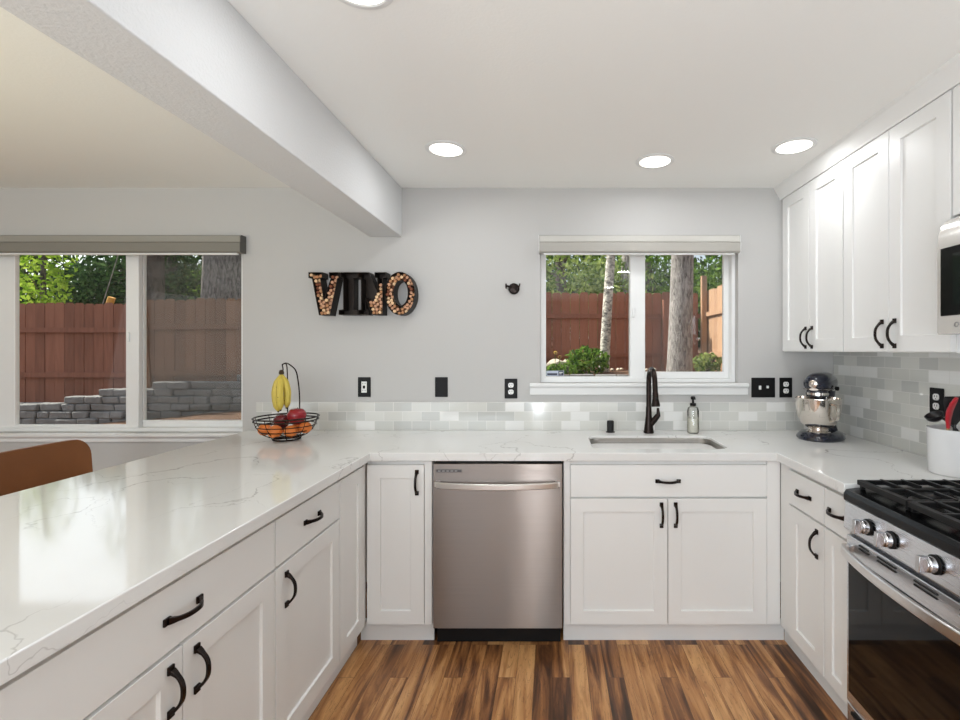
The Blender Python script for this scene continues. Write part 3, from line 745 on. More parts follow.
text_mesh('logo_letters', 'LG', .022, MATS['logo_grey'], mw, (.094, -.0008, .0235), (PI/2, 0, 0))
new('handle', tube(B(), [(.60, -.002, .06), (.60, -.035, .08), (.60, -.038, .2), (.60, -.035, .29), (.60, -.002, .31)], .008, 10), M_steelv, mw)
new('control_panel', bx(.64, .745, -.004, -.0005, .03, .32), M_enamel, mw, bev=.002)

# ------------------------------------------------------------------ range
rg = thing('gas_range', 'stainless gas range with black oven glass and cast iron grates', 'range', (1.07, -1.171, 0), -PI/2)
# local: x 0..0.76 along -Y world, y 0 front .. .64 back
RW = .758
new('body', bx(.001, RW, .045, .64, .035, .87), M_steelv, rg, bev=.002)
prof = [(.0, .871), (-.004, .876), (-.004, .898), (.006, .912), (.05, .9175), (.63, .9175), (.63, .871)]
new('cooktop', prism(B(), prof, 'x', 0, RW), M_enamel, rg, bev=.002)
new('control_panel', prism(B(), [(.002, .87), (.044, .87), (.044, .758), (.012, .758), (-.004, .775)], 'x', 0, RW), M_steelv, rg, bev=.002)
new('back_guard', bx(0, RW, .60, .635, .918, .94), M_steelv, rg, bev=.004)
kn = B()
lathe(kn, [(0, 0), (.027, 0), (.027, .006), (.023, .008), (0, .008)], 28, mi=1)
lathe(kn, [(0, .008), (.0225, .008), (.0225, .024), (.020, .028), (.0195, .034), (0, .034)], 28)
prism(kn, [(-.0075, -.0225), (.0075, -.0225), (.0075, .0225), (-.0075, .0225)], 'z', .026, .050)
bmesh.ops.recalc_face_normals(kn, faces=kn.faces[:])
knm = bpy.data.meshes.new('knob'); kn.to_mesh(knm); kn.free(); knm.materials.append(mat('satin_knob_steel', (206, 206, 208), .24, 1)); knm.materials.append(M_black)
for p in knm.polygons: p.use_smooth = True
knm.set_sharp_from_angle(angle=.6)
for x in (.135, .243, .415, .56, .66):
    o = bpy.data.objects.new('knob', knm); C.objects.link(o); o.parent = rg; o.location = (x, -.003, .822); o.rotation_euler = (PI/2-.06, 0, 0)
    b = o.modifiers.new('bevel', 'BEVEL'); b.width = .0012; b.segments = 2
od = new('oven_door', bx(.003, RW-.003, .006, .043, .145, .75), M_steelv, rg, bev=.003)
new('glass_panel', bx(.02, RW-.02, .0015, .0055, .188, .678), mat('oven_glass', (6, 6, 7), .05, spec=.35), od, bev=.001)
for x in (.1, .21, .37, .53, .66):
    wv = .05 if x in (.1, .66) else .085
    s = B(); box(s, x-wv/2, x+wv/2, .003, .0065, .722, .727); box(s, x-wv/2, x+wv/2, .003, .0065, .734, .739)
    new('vent_slot', s, M_blackm, od, smooth=False)
hp = [(.012+(RW-.024)*i/24, -.012-.05*math.sin(PI*i/24)**.6, .702) for i in range(25)]
bm = tube(B(), hp, .015, rz=(.5, 1.1))
for s in (.012, RW-.012): box(bm, s-.010, s+.010, -.012, .006, .688, .716)
new('handle', bm, mat('satin_handle_steel', (222, 220, 218), .28, 1), od, bev=.004)
dr = new('drawer', bx(.003, RW-.003, .008, .043, .04, .138), M_steelv, rg, bev=.003)
new('handle', bx(.04, RW-.04, -.004, .007, .118, .13), M_black, dr, bev=.002)
for x in (.04, RW-.04):
    for y in (.08, .58): new('foot', lathe(B(), [(0, 0), (.018, 0), (.018, .034), (0, .034)], 12, Matrix.Translation((x, y, 0))), M_black, rg)
for (x, y, s) in ((.17, .17, .045), (.17, .45, .035), (.38, .31, .05), (.59, .17, .045), (.59, .45, .035)):
    b_ = new('burner', lathe(B(), [(0, .918), (s*1.15, .918), (s*1.15, .922), (s*.95, .926), (s*.95, .934), (0, .934)], 28, Matrix.Translation((x, y, 0))), mat('burner_alloy', (120, 118, 116), .4, .8), rg)
    new('burner_cap', lathe(B(), [(0, .9345), (s*.85, .9345), (s*.85, .940), (s*.75, .943), (0, .943)], 28, Matrix.Translation((x, y, 0))), M_iron, b_)
for gi in range(3):
    a = .018+gi*.2425; b2 = a+.237; bm = B(); zt = .946; y0, y1 = .045, .575
    def bar(p0, p1, wd=.0065, hh=.008): 
        tube(bm, [p0, p1], 1, rz=(wd, hh))
    bar((a, y0, zt-.004), (b2, y0, zt-.004), .011, .009); bar((a, y1, zt-.004), (b2, y1, zt-.004), .009, .009)
    bar((a+.006, y0, zt-.004), (a+.006, y1, zt-.004)); bar((b2-.006, y0, zt-.004), (b2-.006, y1, zt-.004))
    m_ = (a+b2)/2
    for k in range(1, 7):
        yy = y0+(y1-y0)*k/7
        if gi == 1 or k in (1, 3, 4, 6): bar((a, yy, zt), (b2, yy, zt), .0055, .007)
        else: bar((a, yy, zt), (m_-.03, yy, zt), .0055, .007); bar((m_+.03, yy, zt), (b2, yy, zt), .0055, .007)
    bar((m_, y0, zt), (m_, y1, zt), .005, .006)
    for xx in (a+.008, b2-.008):
        for yy in (y0+.005, y1-.005): box(bm, xx-.007, xx+.007, yy-.007, yy+.007, .918, zt-.004)
    new('grate', bm, M_iron, rg, bev=.0015, seg=1)

# ------------------------------------------------------------------ stand mixer
mx = thing('stand_mixer', 'dark navy stand mixer with a shiny steel bowl in the corner', 'stand mixer', (1.497, -.262, ZT), math.radians(-44))
mx.scale = (1.02, 1.02, 1.06)
def loft(bm, secs, n=28):
    """secs: list of (center(x,y,z), rx, rz/ry, normal axis 'y' or 'z')"""
    rings = []
    for c, a, b, ax in secs:
        rings.append([bm.verts.new((c[0]+a*math.cos(2*PI*i/n), c[1]+(b*math.sin(2*PI*i/n) if ax == 'z' else 0), c[2]+(b*math.sin(2*PI*i/n) if ax == 'y' else 0))) for i in range(n)])
    for p, r in zip(rings, rings[1:]):
        for i in range(n): bm.faces.new((p[i-1], p[i], r[i], r[i-1]))
    bm.faces.new(rings[0]); bm.faces.new(rings[-1]); return bm
base = loft(B(), [((0, .0, .0), .112, .150, 'z'), ((0, .0, .006), .116, .154, 'z'), ((0, .0, .018), .114, .151, 'z'), ((0, .003, .032), .100, .136, 'z'), ((0, .006, .040), .070, .110, 'z')])
new('base', base, M_navy, mx)
new('column', loft(B(), [((0, .095, .036), .062, .045, 'z'), ((0, .10, .08), .045, .036, 'z'), ((0, .102, .15), .040, .034, 'z'), ((0, .098, .215), .046, .042, 'z'), ((0, .09, .245), .05, .055, 'z')]), M_navy, mx)
hd = B(); secs = []
for i in range(15):
    t = i/14; y = -.135+.30*t; s = (max(0, 1-(2*t-1)**4))**.5
    s = max(s, .12); secs.append(((0, y, .287+.004*math.sin(PI*t)), .071*s*(1-.12*t), .056*s, 'y'))
new('head', loft(hd, secs), M_navy, mx)
bd = B(); 
for zz in (.262,):
    secs = []
    for i in range(13):
        t = i/12; y = -.128+.27*t; s = max((max(0, 1-(2*t-1)**6))**.5, .3); secs.append(((0, y, .262), .0715*s, .006, 'y'))
new('trim_band', loft(bd, secs, 16), M_chrome, mx)
new('hub_cap', lathe(B(), [(0, 0), (.021, 0), (.022, .004), (.020, .010), (.014, .012), (0, .012)], 24, Matrix.Translation((0, -.133, .290)) @ rx), M_chrome, mx)
new('planetary', lathe(B(), [(0, .256), (.05, .256), (.052, .250), (.05, .238), (.052, .236), (.052, .224), (.03, .220), (.012, .215), (.012, .19), (0, .19)], 28, Matrix.Translation((0, -.065, 0))), M_navy, mx)
new('drip_ring', lathe(B(), [(.051, .232), (.056, .232), (.056, .244), (.051, .244)], 28, Matrix.Translation((0, -.065, 0))), M_chrome, mx)
bw = lathe(B(), [(0, .044), (.048, .044), (.050, .050), (.046, .056), (.06, .064), (.088, .085), (.103, .12), (.109, .16), (.111, .21), (.113, .212), (.113, .215), (.108, .215), (.105, .16), (.099, .12), (.084, .089), (.04, .066), (0, .064)], 40, Matrix.Translation((0, -.045, 0)))
bo = new('bowl', bw, M_chrome, mx)
new('bowl_handle', tube(B(), smoothpath([(q_*math.cos(-.68), -.045+q_*math.sin(-.68), z_) for q_, z_ in ((.104, .190), (.142, .186), (.148, .15), (.136, .115), (.098, .105))], 4), .0065, rz=(1.2, .5)), M_chrome, bo)
new('base_cap', lathe(B(), [(0, .036), (.058, .036), (.060, .040), (.056, .0435), (0, .0435)], 28, Matrix.Translation((0, -.045, 0))), M_chrome, mx)
new('lock_knob', lathe(B(), [(0, 0), (.010, 0), (.011, .014), (.007, .018), (0, .018)], 16, Matrix.Translation((.066, .02, .262)) @ Matrix.Rotation(PI/2, 4, 'Y')), M_black, mx)
new('speed_lever', tube(B(), [(-.066, .04, .262), (-.082, .03, .262)], .004, 8), M_chrome, mx)

# ------------------------------------------------------------------ utensil crock
ck = thing('utensil_crock', 'plain white ceramic utensil crock beside the range', 'crock', (1.602, YC+1.880, ZT))
new('pot', lathe(B(), [(0, 0), (.086, 0), (.090, .004), (.096, .174), (.097, .180), (.093, .181), (.091, .174), (.085, .008), (0, .008)], 48), mat('white_ceramic', (226, 226, 226), .25, coat=.3), ck)
M_red = mat('red_silicone', (196, 40, 52), .4); M_woodh = mat('pale_wood_handle', (196, 158, 112), .6, vary=(.15, 30)); M_nyl = mat('black_nylon', (26, 26, 28), .35)
def blade(bm, c, dirv, side, L, prof, th):
    """flat utensil head: prof list of (t, halfwidth)"""
    d_ = Vector(dirv).normalized(); s = Vector(side).normalized(); n_ = d_.cross(s).normalized(); c = Vector(c); rings = []
    for t, hw in prof:
        p = c+d_*(L*t); bend = n_*(.010*math.sin(PI*t))
        rings.append([bm.verts.new(p+bend+s*hw*u+n_*th*v) for u, v in ((1, 0), (.7, .8), (-.7, .8), (-1, 0), (-.7, -.8), (.7, -.8))])
    for a, b in zip(rings, rings[1:]):
        for i in range(6): bm.faces.new((a[i-1], a[i], b[i], b[i-1]))
    bm.faces.new(rings[0]); bm.faces.new(rings[-1]); return bm
def utensil(nm, label, cat, foot, top, mh, mhd, prof, L, th, side, hr=.006):
    r = thing(nm, label, cat, (1.602, YC+1.880, ZT), 0, 'kitchen utensils in the crock')
    foot, top = Vector(foot), Vector(top); d_ = (top-foot).normalized()
    new('handle', tube(B(), [foot, foot.lerp(top, .5), top], hr, 10), mh, r)
    new('head', blade(B(), top-d_*.002, d_, side, L, prof, th), mhd, r)
sp = [(0, .007), (.12, .012), (.3, .024), (.55, .030), (.8, .027), (.95, .016), (1, .008)]
utensil('spoon', 'red silicone spoon with pale wooden handle leaning in the crock', 'utensil', (-.078, .0, .02), (-.050, -.02, .185), M_woodh, M_red, sp, .125, .006, (1, .6, 0))
utensil('spatula', 'second red silicone spatula at the photo edge behind the spoon', 'utensil', (-.03, -.03, .012), (.03, -.05, .19), M_woodh, M_red, [(0, .008), (.15, .024), (.9, .026), (1, .022)], .10, .005, (1, .3, 0))
utensil('turner', 'black slotted nylon turner standing upright in the crock', 'utensil', (.01, .02, .012), (.016, .03, .19), M_nyl, M_nyl, [(0, .008), (.2, .034), (.9, .042), (1, .036)], .115, .003, (1, 0, 0))
ld = thing('ladle', 'black nylon ladle with bowl over the crock rim', 'utensil', (1.602, YC+1.880, ZT), 0, 'kitchen utensils in the crock')
new('handle', tube(B(), smoothpath([(.05, -.02, .02), (.03, .02, .15), (.0, .045, .2), (-.02, .05, .215)], 4), .005, 10), M_nyl, ld)
new('bowl', lathe(B(), [(0, -.022), (.018, -.019), (.03, -.009), (.034, .006), (.031, .006), (.026, -.006), (.015, -.015), (0, -.018)], 24, Matrix.Translation((-.046, .052, .222)) @ Matrix.Rotation(-.5, 4, 'Y')), M_nyl, ld)

# ------------------------------------------------------------------ fruit basket
FBX, FBY = -1.452, YC+2.60
fb = thing('fruit_basket', 'black wire fruit basket with banana hanger on peninsula corner', 'basket', (FBX, FBY, ZT))
def ring_pts(r, z, n=40): return [(r*math.cos(2*PI*i/n), r*math.sin(2*PI*i/n), z) for i in range(n)]
levels = [(.160, .124), (.157, .108), (.146, .080), (.128, .053), (.102, .030), (.065, .016)]
for i, (r_, z_) in enumerate(levels):
    new('rim_wire' if i < 2 else 'ring_wire', tube(B(), ring_pts(r_, z_), .0042 if i < 2 else .0026, 8, closed=True), M_bronze, fb)
for k in range(10):
    a = 2*PI*k/10+.15; new('rib_wire', tube(B(), smoothpath([(r_*math.cos(a), r_*math.sin(a), z_) for r_, z_ in levels+[(.0, .016)]], 2), .0020, 6), M_bronze, fb)
new('foot_ring', tube(B(), ring_pts(.066, .004), .004, 8, closed=True), M_bronze, fb)
for k in range(4):
    a = 2*PI*k/4+.5; new('foot', tube(B(), [(.066*math.cos(a), .066*math.sin(a), .004), (.075*math.cos(a), .075*math.sin(a), .02)], .003, 6), M_bronze, fb)
hang = smoothpath([(-.012, .154, .108), (-.008, .147, .22), (-.004, .125, .31), (.0, .09, .375), (-.008, .04, .41), (-.006, .0, .418), (-.018, -.012, .41)], 5)
new('hanger_wire', tube(B(), hang, .0036, 8), M_bronze, fb)
new('hanger_wire', tube(B(), smoothpath([(-.072, .138, .108), (-.064, .125, .22), (-.046, .09, .33), (-.016, .03, .40), (-.008, .0, .416)], 5), .0030, 8), M_bronze, fb)
new('hook', tube(B(), smoothpath([(-.018, -.012, .41), (-.010, -.02, .395), (-.006, -.026, .378), (-.012, -.032, .372)], 4), .0032, 8), M_bronze, fb)
M_ban = mat('banana_skin', (200, 178, 76), .5, vary=(.18, 35)); M_banend = mat('banana_tip', (62, 46, 26), .8)
bn_ = thing('banana_bunch', 'bunch of spotted yellow bananas hanging from the basket hook', 'bananas', (FBX-.012, FBY-.03, ZT+.370))
new('crown', lathe(B(), [(0, -.012), (.012, -.012), (.013, .0), (.008, .012), (0, .013)], 10), M_banend, bn_)
for k, (dx, dy, bend, L) in enumerate(((-.013, -.006, -.55, .200), (.008, -.022, .1, .190), (.022, .012, .45, .182))):
    pts = []; rr = []
    for i in range(15):
        t = i/14; pts.append((dx*math.sin(min(1, t*1.7)*PI/2)+bend*.022*math.sin(PI*t), dy*math.sin(min(1, t*1.7)*PI/2)-.01*math.sin(PI*t), -.01-L*t))
        rr.append(.0062+(.0118 if t < .2 else 0)*(t/.2)+(.0125 if t >= .2 else 0)*(1 if t < .85 else max(0, (1-t)/.15)**.6)-.001)
    b_ = new('banana', tube(B(), pts, rr, 7), M_ban, bn_)
    e_ = pts[-1]; new('tip', tube(B(), [e_, (e_[0], e_[1], e_[2]-.007)], [.006, .004], 7), M_banend, b_)
    if k: 
        for (i, a) in ((5, 3.9), (9, 4.6), (11, 4.2)):
            s_ = B(); p = pts[i]; bmesh.ops.create_icosphere(s_, subdivisions=1, radius=.0028, matrix=Matrix.Translation((p[0]+math.cos(a)*rr[i]*.88, p[1]+math.sin(a)*rr[i]*.88, p[2])))
            new('brown_spot', s_, M_banend, b_)
def apple(nm, lab, x, y, z, r, m):
    t = thing(nm, lab, 'apple', (FBX+x, FBY+y, ZT+z), 0, 'fruit in the wire basket')
    prof = [(0, -.78*r), (.18*r, -.86*r), (.45*r, -.84*r), (.8*r, -.5*r), (1.0*r, .08*r), (.93*r, .5*r), (.65*r, .84*r), (.35*r, .88*r), (.12*r, .72*r), (0, .62*r)]
    sp_ = smoothpath([(p[0], 0, p[1]) for p in prof], 3)
    new('flesh', lathe(B(), [(max(p.x, 0), p.z) for p in sp_], 24), m, t)
    new('stem', tube(B(), [(0, 0, .62*r), (.004, 0, 1.05*r)], .0016, 6), M_banend, t)
M_app = mat('red_apple', (140, 24, 34), .22, coat=.3, vary=(.35, 22)); M_app2 = mat('dark_red_apple', (104, 22, 30), .25, coat=.3, vary=(.3, 22))
apple('apple', 'large shiny red apple topmost in the wire basket', .066, -.02, .128, .048, M_app)
apple('apple', 'darker red apple half hidden at the left behind the rim', -.030, .005, .098, .041, M_app2)
M_or = mat('orange_peel', (222, 124, 54), .45, bump=(420, .4, .001), vary=(.08, 30))
for (x, y, z, r, lab) in ((-.09, -.05, .062, .034, 'orange at the left end of the wire basket'), (-.015, -.085, .058, .036, 'orange at the front middle of the wire basket'),
                          (.055, -.06, .055, .034, 'orange below the large red apple'), (.107, -.01, .068, .033, 'orange at the right end of the wire basket'), (-.06, .055, .058, .034, 'orange at the back left of the wire basket'), (.03, .06, .054, .034, 'orange at the back of the wire basket')):
    t = thing('orange', lab, 'orange', (FBX+x, FBY+y, ZT+z), 0, 'fruit in the wire basket')
    new('peel', lathe(B(), [(max(0, r*math.sin(PI*i/14)), -.94*r*math.cos(PI*i/14)) for i in range(15)], 20), M_or, t)
    new('navel', lathe(B(), [(0, r*.93), (.003, r*.935), (.004, r*.925)], 8), M_banend, t)

# ------------------------------------------------------------------ stool
ch = thing('counter_stool', 'tan leather counter stool tucked behind the peninsula', 'stool', (-2.02, YC+2.055, 0), 0)
bm = B(); n = 22; path = []
# U-shaped wrap-around back, opening toward +X (the counter)
def backpt(t, z):
    # t in -1..1 along the back
    y = .235*t; x = -.23+.035*abs(t)**3
    return (x, y, z)
rows = []
for v in (0, .2, .4, .6, .8, .84, .88, .92, .95, .97, .985, .995, 1.0):
    z = 0; z = .62+.378*v; row = []
    for i in range(n+1):
        t = -1+2*i/n
        lim = 1.0
        if v > .8:
            u = (v-.8)/.2; lim = 1-.26*(1-math.sqrt(max(0, 1-u*u)))
        x, y, z2 = backpt(t*lim, z); row.append(bm.verts.new((x-.03*v, y, z2)))
    rows.append(row)
for a, b in zip(rows, rows[1:]):
    for i in range(n): bm.faces.new((a[i], a[i+1], b[i+1], b[i]))
bk_ = new('backrest', bm, M_leather, ch); s = bk_.modifiers.new('solid', 'SOLIDIFY'); s.thickness = .035; s.offset = 1; bb = bk_.modifiers.new('bevel', 'BEVEL'); bb.width = .010; bb.segments = 3
new('piping', tube(B(), [(v_.x-.001, v_.y, v_.z) for v_ in [Vector(backpt(1, .62+.378*q_/8)) + Vector((-.03*q_/8, 0, 0)) for q_ in range(7)]], .0035, 6), M_piping, bk_)
new('seat', prism(B(), roundrect(-.22, .22, -.23, .23, .06), 'z', .60, .68), M_leather, ch, bev=.02, seg=3)
for sx_ in (-1, 1):
    for sy_ in (-1, 1): new('leg', tube(B(), [(sx_*.17, sy_*.18, .6), (sx_*.21, sy_*.215, .0)], .012, 12), M_blackm, ch)
new('footrest', tube(B(), [(-.198, -.204, .2), (-.198, .204, .2), (.198, .204, .2), (.198, -.204, .2)], .009, 8, closed=True), M_blackm, ch)

# ------------------------------------------------------------------ outdoors
def ylev(x):   # bank height
    if x < -7: return .62
    if x < -5.6: return .62+.27*(x+7)/1.4
    if x < -4.1: return .89+.14*(x+5.6)/1.5
    if x < -1.5: return 1.03
    return 1.03+.09*min(1, (x+1.5)/1.0)
YW = 3.35
def terrain(nm, x0, x1, nx, y0, y1, ny, zf, m):
    bm = B(); g_ = [[bm.verts.new((x0+(x1-x0)*i/nx, y0+(y1-y0)*j/ny, zf(x0+(x1-x0)*i/nx, y0+(y1-y0)*j/ny))) for i in range(nx+1)] for j in range(ny+1)]
    for j in range(ny):
        for i in range(nx): bm.faces.new((g_[j][i], g_[j][i+1], g_[j+1][i+1], g_[j+1][i]))
    o = new(nm, bm, m); o['kind'] = 'structure'; return o
def gz(x, y):
    base = .36 if x < -7 else (.36+.28*(x+7)/3 if x < -4 else .64)
    k = max(0, (y-.2)/(YW-.2)); return -.12+(base+.12)*min(1, k)+.012*noise.noise(Vector((x*3, y*3, 0)))
terrain('ground', -14, 9, 90, .18, YW+.1, 24, gz, M_soil)
terrain('ground', -30, 22, 120, YW-.02+.12, 26, 60, lambda x, y: (ylev(x)-.03+.03*noise.noise(Vector((x*1.5, y*1.5, 3))))+(.05*(y-6) if y > 6 else 0), M_soil)
# retaining wall: stacked split-face blocks, wavy faces
bm = B()
for row in range(11):
    x = -13.0+(row % 2)*.13
    while x < 6:
        wd = rnd.uniform(.16, .34); z0 = .04+row*.096
        top = z0+.092
        if top <= ylev(x)+.09:
            dy = rnd.uniform(0, .035)
            v0 = len(bm.verts); box(bm, x+.006, x+wd-.006, YW-.06-dy+row*.012, YW+.2, z0, top)
            bm.verts.ensure_lookup_table()
            for v in bm.verts[v0:]:
                v.co += Vector((rnd.uniform(-.01, .01), rnd.uniform(-.012, .012), rnd.uniform(-.008, .008)))
        x += wd
rw = new('retaining_wall', bm, M_stone, bev=.015); tag(rw, 'low stacked grey stone retaining wall in front of the fence', 'retaining wall'); rw['kind'] = 'structure'

def fence(label, P0, P1, zt0, zt1, H, m, side=1, bw_=.14, post=True, seed=1):
    """P0->P1 in plan; boards with clipped corners; rails on the viewer's side (side)"""
    r_ = random.Random(seed); P0, P1 = Vector(P0), Vector(P1); D = P1-P0; L = D.length; d_ = D/L
    root = thing('garden_fence', label, 'fence', (P0.x, P0.y, 0), math.atan2(d_.y, d_.x))
    bm = B(); n_ = int(L/bw_)
    for i in range(n_):
        a = i*bw_+.003; b_ = (i+1)*bw_-.003; zt = zt0+(zt1-zt0)*i/n_+r_.uniform(-.012, .012); zb = zt-H; y_ = r_.uniform(-.003, .003)
        prism(bm, [(a, zb), (b_, zb), (b_, zt-.03), (b_-.025, zt), (a+.025, zt), (a, zt-.03)], 'y', y_, y_+.018)
    new('picket_panel', bm, m, root, smooth=False)
    for k, dz in enumerate((.42, 1.06, 1.62)):
        if dz > H: continue
        bm = B(); l0, l1 = zt0-dz, zt1-dz
        v = [bm.verts.new(p) for p in ((0, -.04*side, l0), (L, -.04*side, l1), (L, -.004*side, l1), (0, -.004*side, l0), (0, -.04*side, l0+.07), (L, -.04*side, l1+.07), (L, -.004*side, l1+.07), (0, -.004*side, l0+.07))]
        for f in ((0, 3, 2, 1), (4, 5, 6, 7), (0, 1, 5, 4), (1, 2, 6, 5), (2, 3, 7, 6), (3, 0, 4, 7)): bm.faces.new([v[i] for i in f])
        new('rail', bm, m, root, smooth=False)
    if post:
        k = .0
        while k < L:
            zz = zt0+(zt1-zt0)*k/L; new('post', bx(k, k+.09, -.13*side, -.041*side, zz-H, zz-.12), m, root, smooth=False); k += 2.4
    return root
Yf1 = YC+6.8
fence('red-brown picket fence seen through left half of the dining window', (-13, Yf1), (-5.55, Yf1), 2.09, 2.09, 1.6, M_fence_dark, seed=2)
fence('tan taller picket fence seen through right half of dining window', (-5.62, Yf1-.25), (-3.0, Yf1-.25), 2.12, 2.14, 1.6, M_fence_tan, seed=3, post=False)
new('brace_board', bx(-.01, .05, -.03, .0, 0, 1.15), M_fence_tan).name = 'leaning_board'
lb = bpy.data.objects['leaning_board']; lb.location = (-5.52, Yf1-.30, .92); lb.rotation_euler = (0, -.07, 0); tag(lb, 'narrow wooden board leaning at the joint of the two fences', 'board')
Yf2 = YC+7.8
fence('red-brown picket fence behind the window over the sink', (-3.0, Yf2), (2.5, Yf2), 2.36, 2.36, 1.75, M_fence_dark, seed=4, bw_=.15)
fence('sunlit pale picket fence running toward the house at far right', (2.52, Yf2+.02), (2.52, .6), 2.38, 2.38, 1.8, M_fence_lit, side=1, seed=5, post=False)
pc = tag(new('fence_post', bx(2.42, 2.50, Yf2-.14, Yf2-.06, .95, 2.62), M_fence_lit, smooth=False), 'tall pale post where the two garden fences meet', 'post')

def leaves(bm, c, rad, n_, size, r_, flat=0.3):
    for _ in range(n_):
        while True:
            p = Vector((r_.uniform(-1, 1), r_.uniform(-1, 1), r_.uniform(-1, 1)))
            if p.length <= 1 and p.length > .35: break
        p = Vector((p.x*rad[0], p.y*rad[1], p.z*rad[2]))+Vector(c)
        a = Vector((r_.gauss(0, 1), r_.gauss(0, 1), r_.gauss(0, 1))).normalized(); b_ = a.cross(Vector((r_.gauss(0, 1), r_.gauss(0, 1), r_.gauss(0, 1)))).normalized()
        s_ = size*r_.uniform(.6, 1.4)
        bm.faces.new([bm.verts.new(p+a*s_), bm.verts.new(p+b_*s_*.45), bm.verts.new(p-a*s_), bm.verts.new(p-b_*s_*.45)])
def tree(label, x, y, z0, h, tr, crowns, m, mb, lsz=.09, n_=1500, lean=0, seed=0, cat='tree', group='trees beyond the fence'):
    r_ = random.Random(seed); t = thing('tree', label, cat, (x, y, z0), 0, group)
    pts = []; rr = []
    for i in range(13):
        u = i/12; pts.append((lean*u+.03*math.sin(u*5+seed), .02*math.cos(u*4), h*u)); rr.append(tr*(1.15-.5*u+.25*max(0, .1-u)*10))
    bm = tube(B(), pts, rr, 18)
    for _ in range(5 if crowns else 2):
        u = r_.uniform(.5, .95); a = r_.uniform(0, 2*PI); p = Vector(pts[int(u*12)]); e = p+Vector((math.cos(a), math.sin(a), .5))*r_.uniform(.4, 1.0)
        tube(bm, [p, p.lerp(e, .5)+Vector((0, 0, .05)), e], [tr*.3, tr*.2, tr*.08], 6)
    new('trunk', bm, mb, t)
    if crowns:
        bm = B()
        for (cx, cy, cz, a, b_, c) in crowns: leaves(bm, (cx, cy, cz), (a, b_, c), int(n_*a*b_*c/1.2), lsz, r_)
        new('foliage', bm, m, t, smooth=False)
    return t
labs = ['dense dark tree behind the fence, far left of dining window', 'lime green tree at the left edge of dining window', 'pale leafy tree behind the middle of the dining window', 'tree behind tan fence in dining window right pane',
        'dark tree between the two windows', 'bright leafy tree behind left pane of sink window', 'dark evergreen behind the middle of sink window', 'soft green tree behind the sunlit fence corner']
T = [(-10.2, 8.5, M_leaf_dark, 1.1), (-8.75, 5.3, M_leaf_lime, .36), (-8.9, 8.2, M_leaf_dark, 1.2), (-6.4, 7.6, M_leaf, 1.0), (-3.2, 8.6, M_leaf_dark, 1.3), (.2, 7.4, M_leaf_grass, 1.25), (2.4, 8.9, M_leaf, 1.3), (4.9, 7.2, M_leaf, 1.2)]
for i, (x, y, m, s) in enumerate(T):
    cr_ = [(0, 0, 1.8, 1.35*s, .8*s, 1.15), (.8*s, -.3, 1.5, .9*s, .7*s, .8), (-.9*s, .2, 1.6, .9*s, .7*s, .9)]
    tree(labs[i], x, y, 1.0, 2.6, .12*s, cr_, m, M_barkd, lsz=.06 if m != M_leaf_lime else .05, n_=2600 if m != M_leaf_lime else 3500, seed=i+1)
for i, (x, y, zc, lab) in enumerate(((-9.5, 11.5, 6.6, 'tall airy tree rising above the left of the dining window'), (-6.0, 12.2, 7.0, 'tall airy tree rising above the right of the dining window'), (-12.5, 12.5, 6.2, 'tall airy tree beyond the left edge of the dining window'))):
    tree(lab, x, y, 1.2, zc, .16, [(0, 0, zc-1.2, 2.0, 1.2, 1.6), (1.0, 0, zc-3, 1.4, 1.0, 1.0)], M_leaf, M_barkd, lsz=.09, n_=260, seed=50+i)
# far hedge mass closing the view
bm = B(); r_ = random.Random(99)
for x in [-26+1.7*i for i in range(28)]: leaves(bm, (x, 14+r_.uniform(-.6, .6), 3.0), (1.5, .9, 2.2+r_.uniform(-.3, .5)), 1500, .13, r_)
hg = new('woodland', bm, M_leaf_dark, smooth=False); tag(hg, 'dark dense woodland foliage filling the distance', 'woodland'); hg['kind'] = 'stuff'
tree('thick grey pine trunk standing before the sink window fence', 1.575, YC+6.0, .7, 6.5, .138, [(0, 0, 5.6, 1.6, 1.6, 1.0)], M_leaf_dark, M_bark, lean=.3, seed=21, n_=700, group='trunks in the garden')
tree('slim pale birch trunk with dark scars before the fence', .75, YC+7.0, .7, 6.0, .068, [(0, 0, 5.2, 1.2, 1.2, .9)], M_leaf, M_birch, lean=.42, seed=22, n_=700, group='trunks in the garden')
tree('grey trunk just behind the fence right of the birch', 1.55, YC+9.9, .9, 6.0, .14, [], M_leaf, M_bark, lean=.1, seed=23, group='trunks beyond the fence')
tree('dark thick trunk behind fence at dining window centre', -7.15, YC+8.4, .9, 6.0, .21, [], M_leaf, M_barkd, lean=.05, seed=24, group='trunks beyond the fence')
tree('broad grey-brown trunk at the right edge of dining window', -5.95, YC+8.6, .9, 6.0, .36, [], M_leaf, M_bark, lean=.05, seed=25, group='trunks beyond the fence')
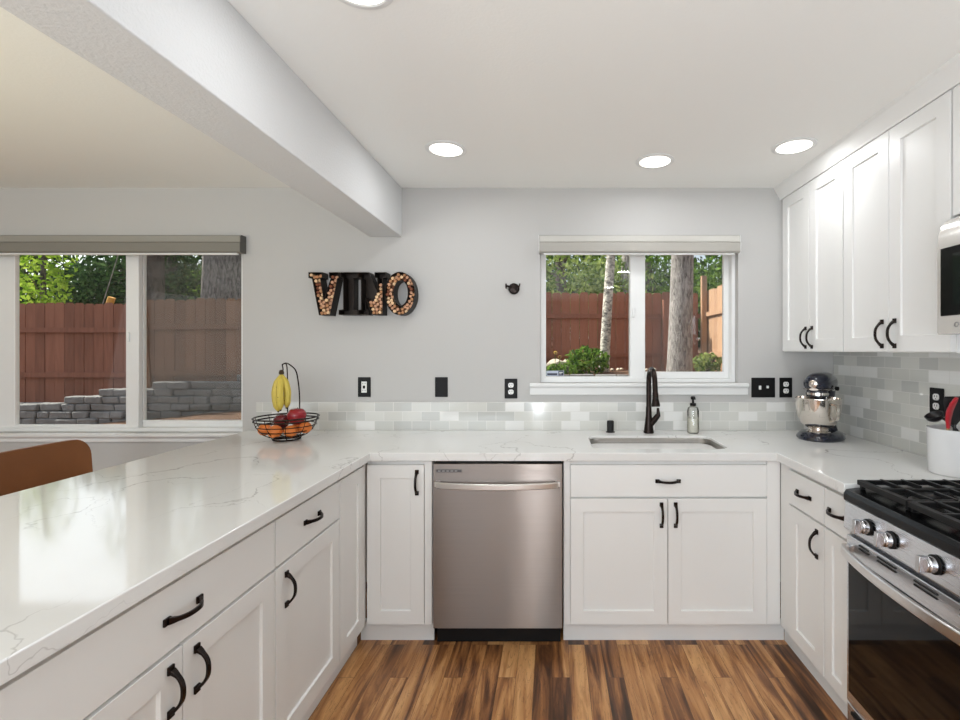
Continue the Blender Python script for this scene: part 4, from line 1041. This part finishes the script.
# shrub, rocks, flowers
def shrub(label, x, y, z, rad, m, n_, sz, seed):
    t = thing('shrub', label, 'shrub', (x, y, z), 0, 'garden shrubs'); r_ = random.Random(seed); bm = B(); leaves(bm, (0, 0, rad[2]*.9), rad, n_, sz, r_); new('foliage', bm, m, t, smooth=False)
    st_ = B()
    for k in range(7): a = r_.uniform(0, 6.28); tube(st_, [(0, 0, -.05), (rad[0]*.3*math.cos(a), rad[1]*.3*math.sin(a), rad[2]*.8), (rad[0]*.6*math.cos(a), rad[1]*.6*math.sin(a), rad[2]*1.6)], .006, 5)
    new('stems', st_, M_barkd, t)
shrub('rounded green shrub at the foot of the birch', .50, YC+6.75, 1.08, (.34, .27, .20), M_leaf, 750, .040, 31)
shrub('low green shrub beneath the sticker on the window', .14, YC+6.58, 1.02, (.28, .16, .11), M_leaf, 420, .036, 32)
shrub('pale leafy shrub at the foot of the sunlit fence', 2.26, YC+6.9, 1.08, (.22, .22, .16), M_leaf_grass, 600, .032, 33)
def rock(label, x, y, z, s, seed):
    bm = B(); bmesh.ops.create_icosphere(bm, subdivisions=3, radius=1)
    for v in bm.verts: k = 1+.28*noise.noise(v.co*1.6+Vector((seed, 0, 0))); v.co = Vector((v.co.x*s[0]*k, v.co.y*s[1]*k, v.co.z*s[2]*k))
    o = new('boulder', bm, M_rock, loc=(x, y, z)); tag(o, label, 'rock', 'garden boulders')
rock('pale boulder at the lower left of the sink window', .06, YC+7.02, 1.19, (.15, .12, .09), 4)
rock('flatter pale boulder right behind the low shrub', .29, YC+7.2, 1.20, (.17, .12, .08), 8)
for k in range(9):
    x = .92+.085*k; rock('small pale stone on the soil right of the birch', x-(.0 if k%2 else .02), YC+7.1+(k%3)*.12, 1.125, (.03, .03, .02), k)
for k, (x, lab) in enumerate(((.04, 'yellow flower nearest the left window frame'), (.10, 'yellow flower just left of the round shrub'))):
    t = thing('garden_flower', lab, 'flower', (x, YC+6.8, 1.10), 0, 'yellow garden flowers')
    new('stem', tube(B(), [(0, 0, 0), (.01, 0, .28-.06*k)], .004, 6), M_leaf, t)
    pm = B()
    for j in range(7):
        a = 2*PI*j/7; lathe(pm, [(0, -.004), (.016, 0), (0, .004)], 6, Matrix.Translation((.01+.02*math.cos(a), 0, .28-.06*k+.02*math.sin(a))))
    new('petals', pm, M_flower, t)
tag(new('garden_stake', tube(B(), [(-6.52, YC+6.95, 1.95), (-6.44, YC+6.95, 2.19)], .045, 10), M_stick), 'yellow stake end poking above the red-brown fence', 'stake')
tag(new('guy_wire', tube(B(), [(-6.75, YC+7.1, 2.0), (-6.45, YC+7.1, 2.95), (-6.3, YC+7.1, 3.8)], .006, 6), M_bark), 'thin pale wire rising behind the fence in dining window', 'wire')
print('corks', nk)
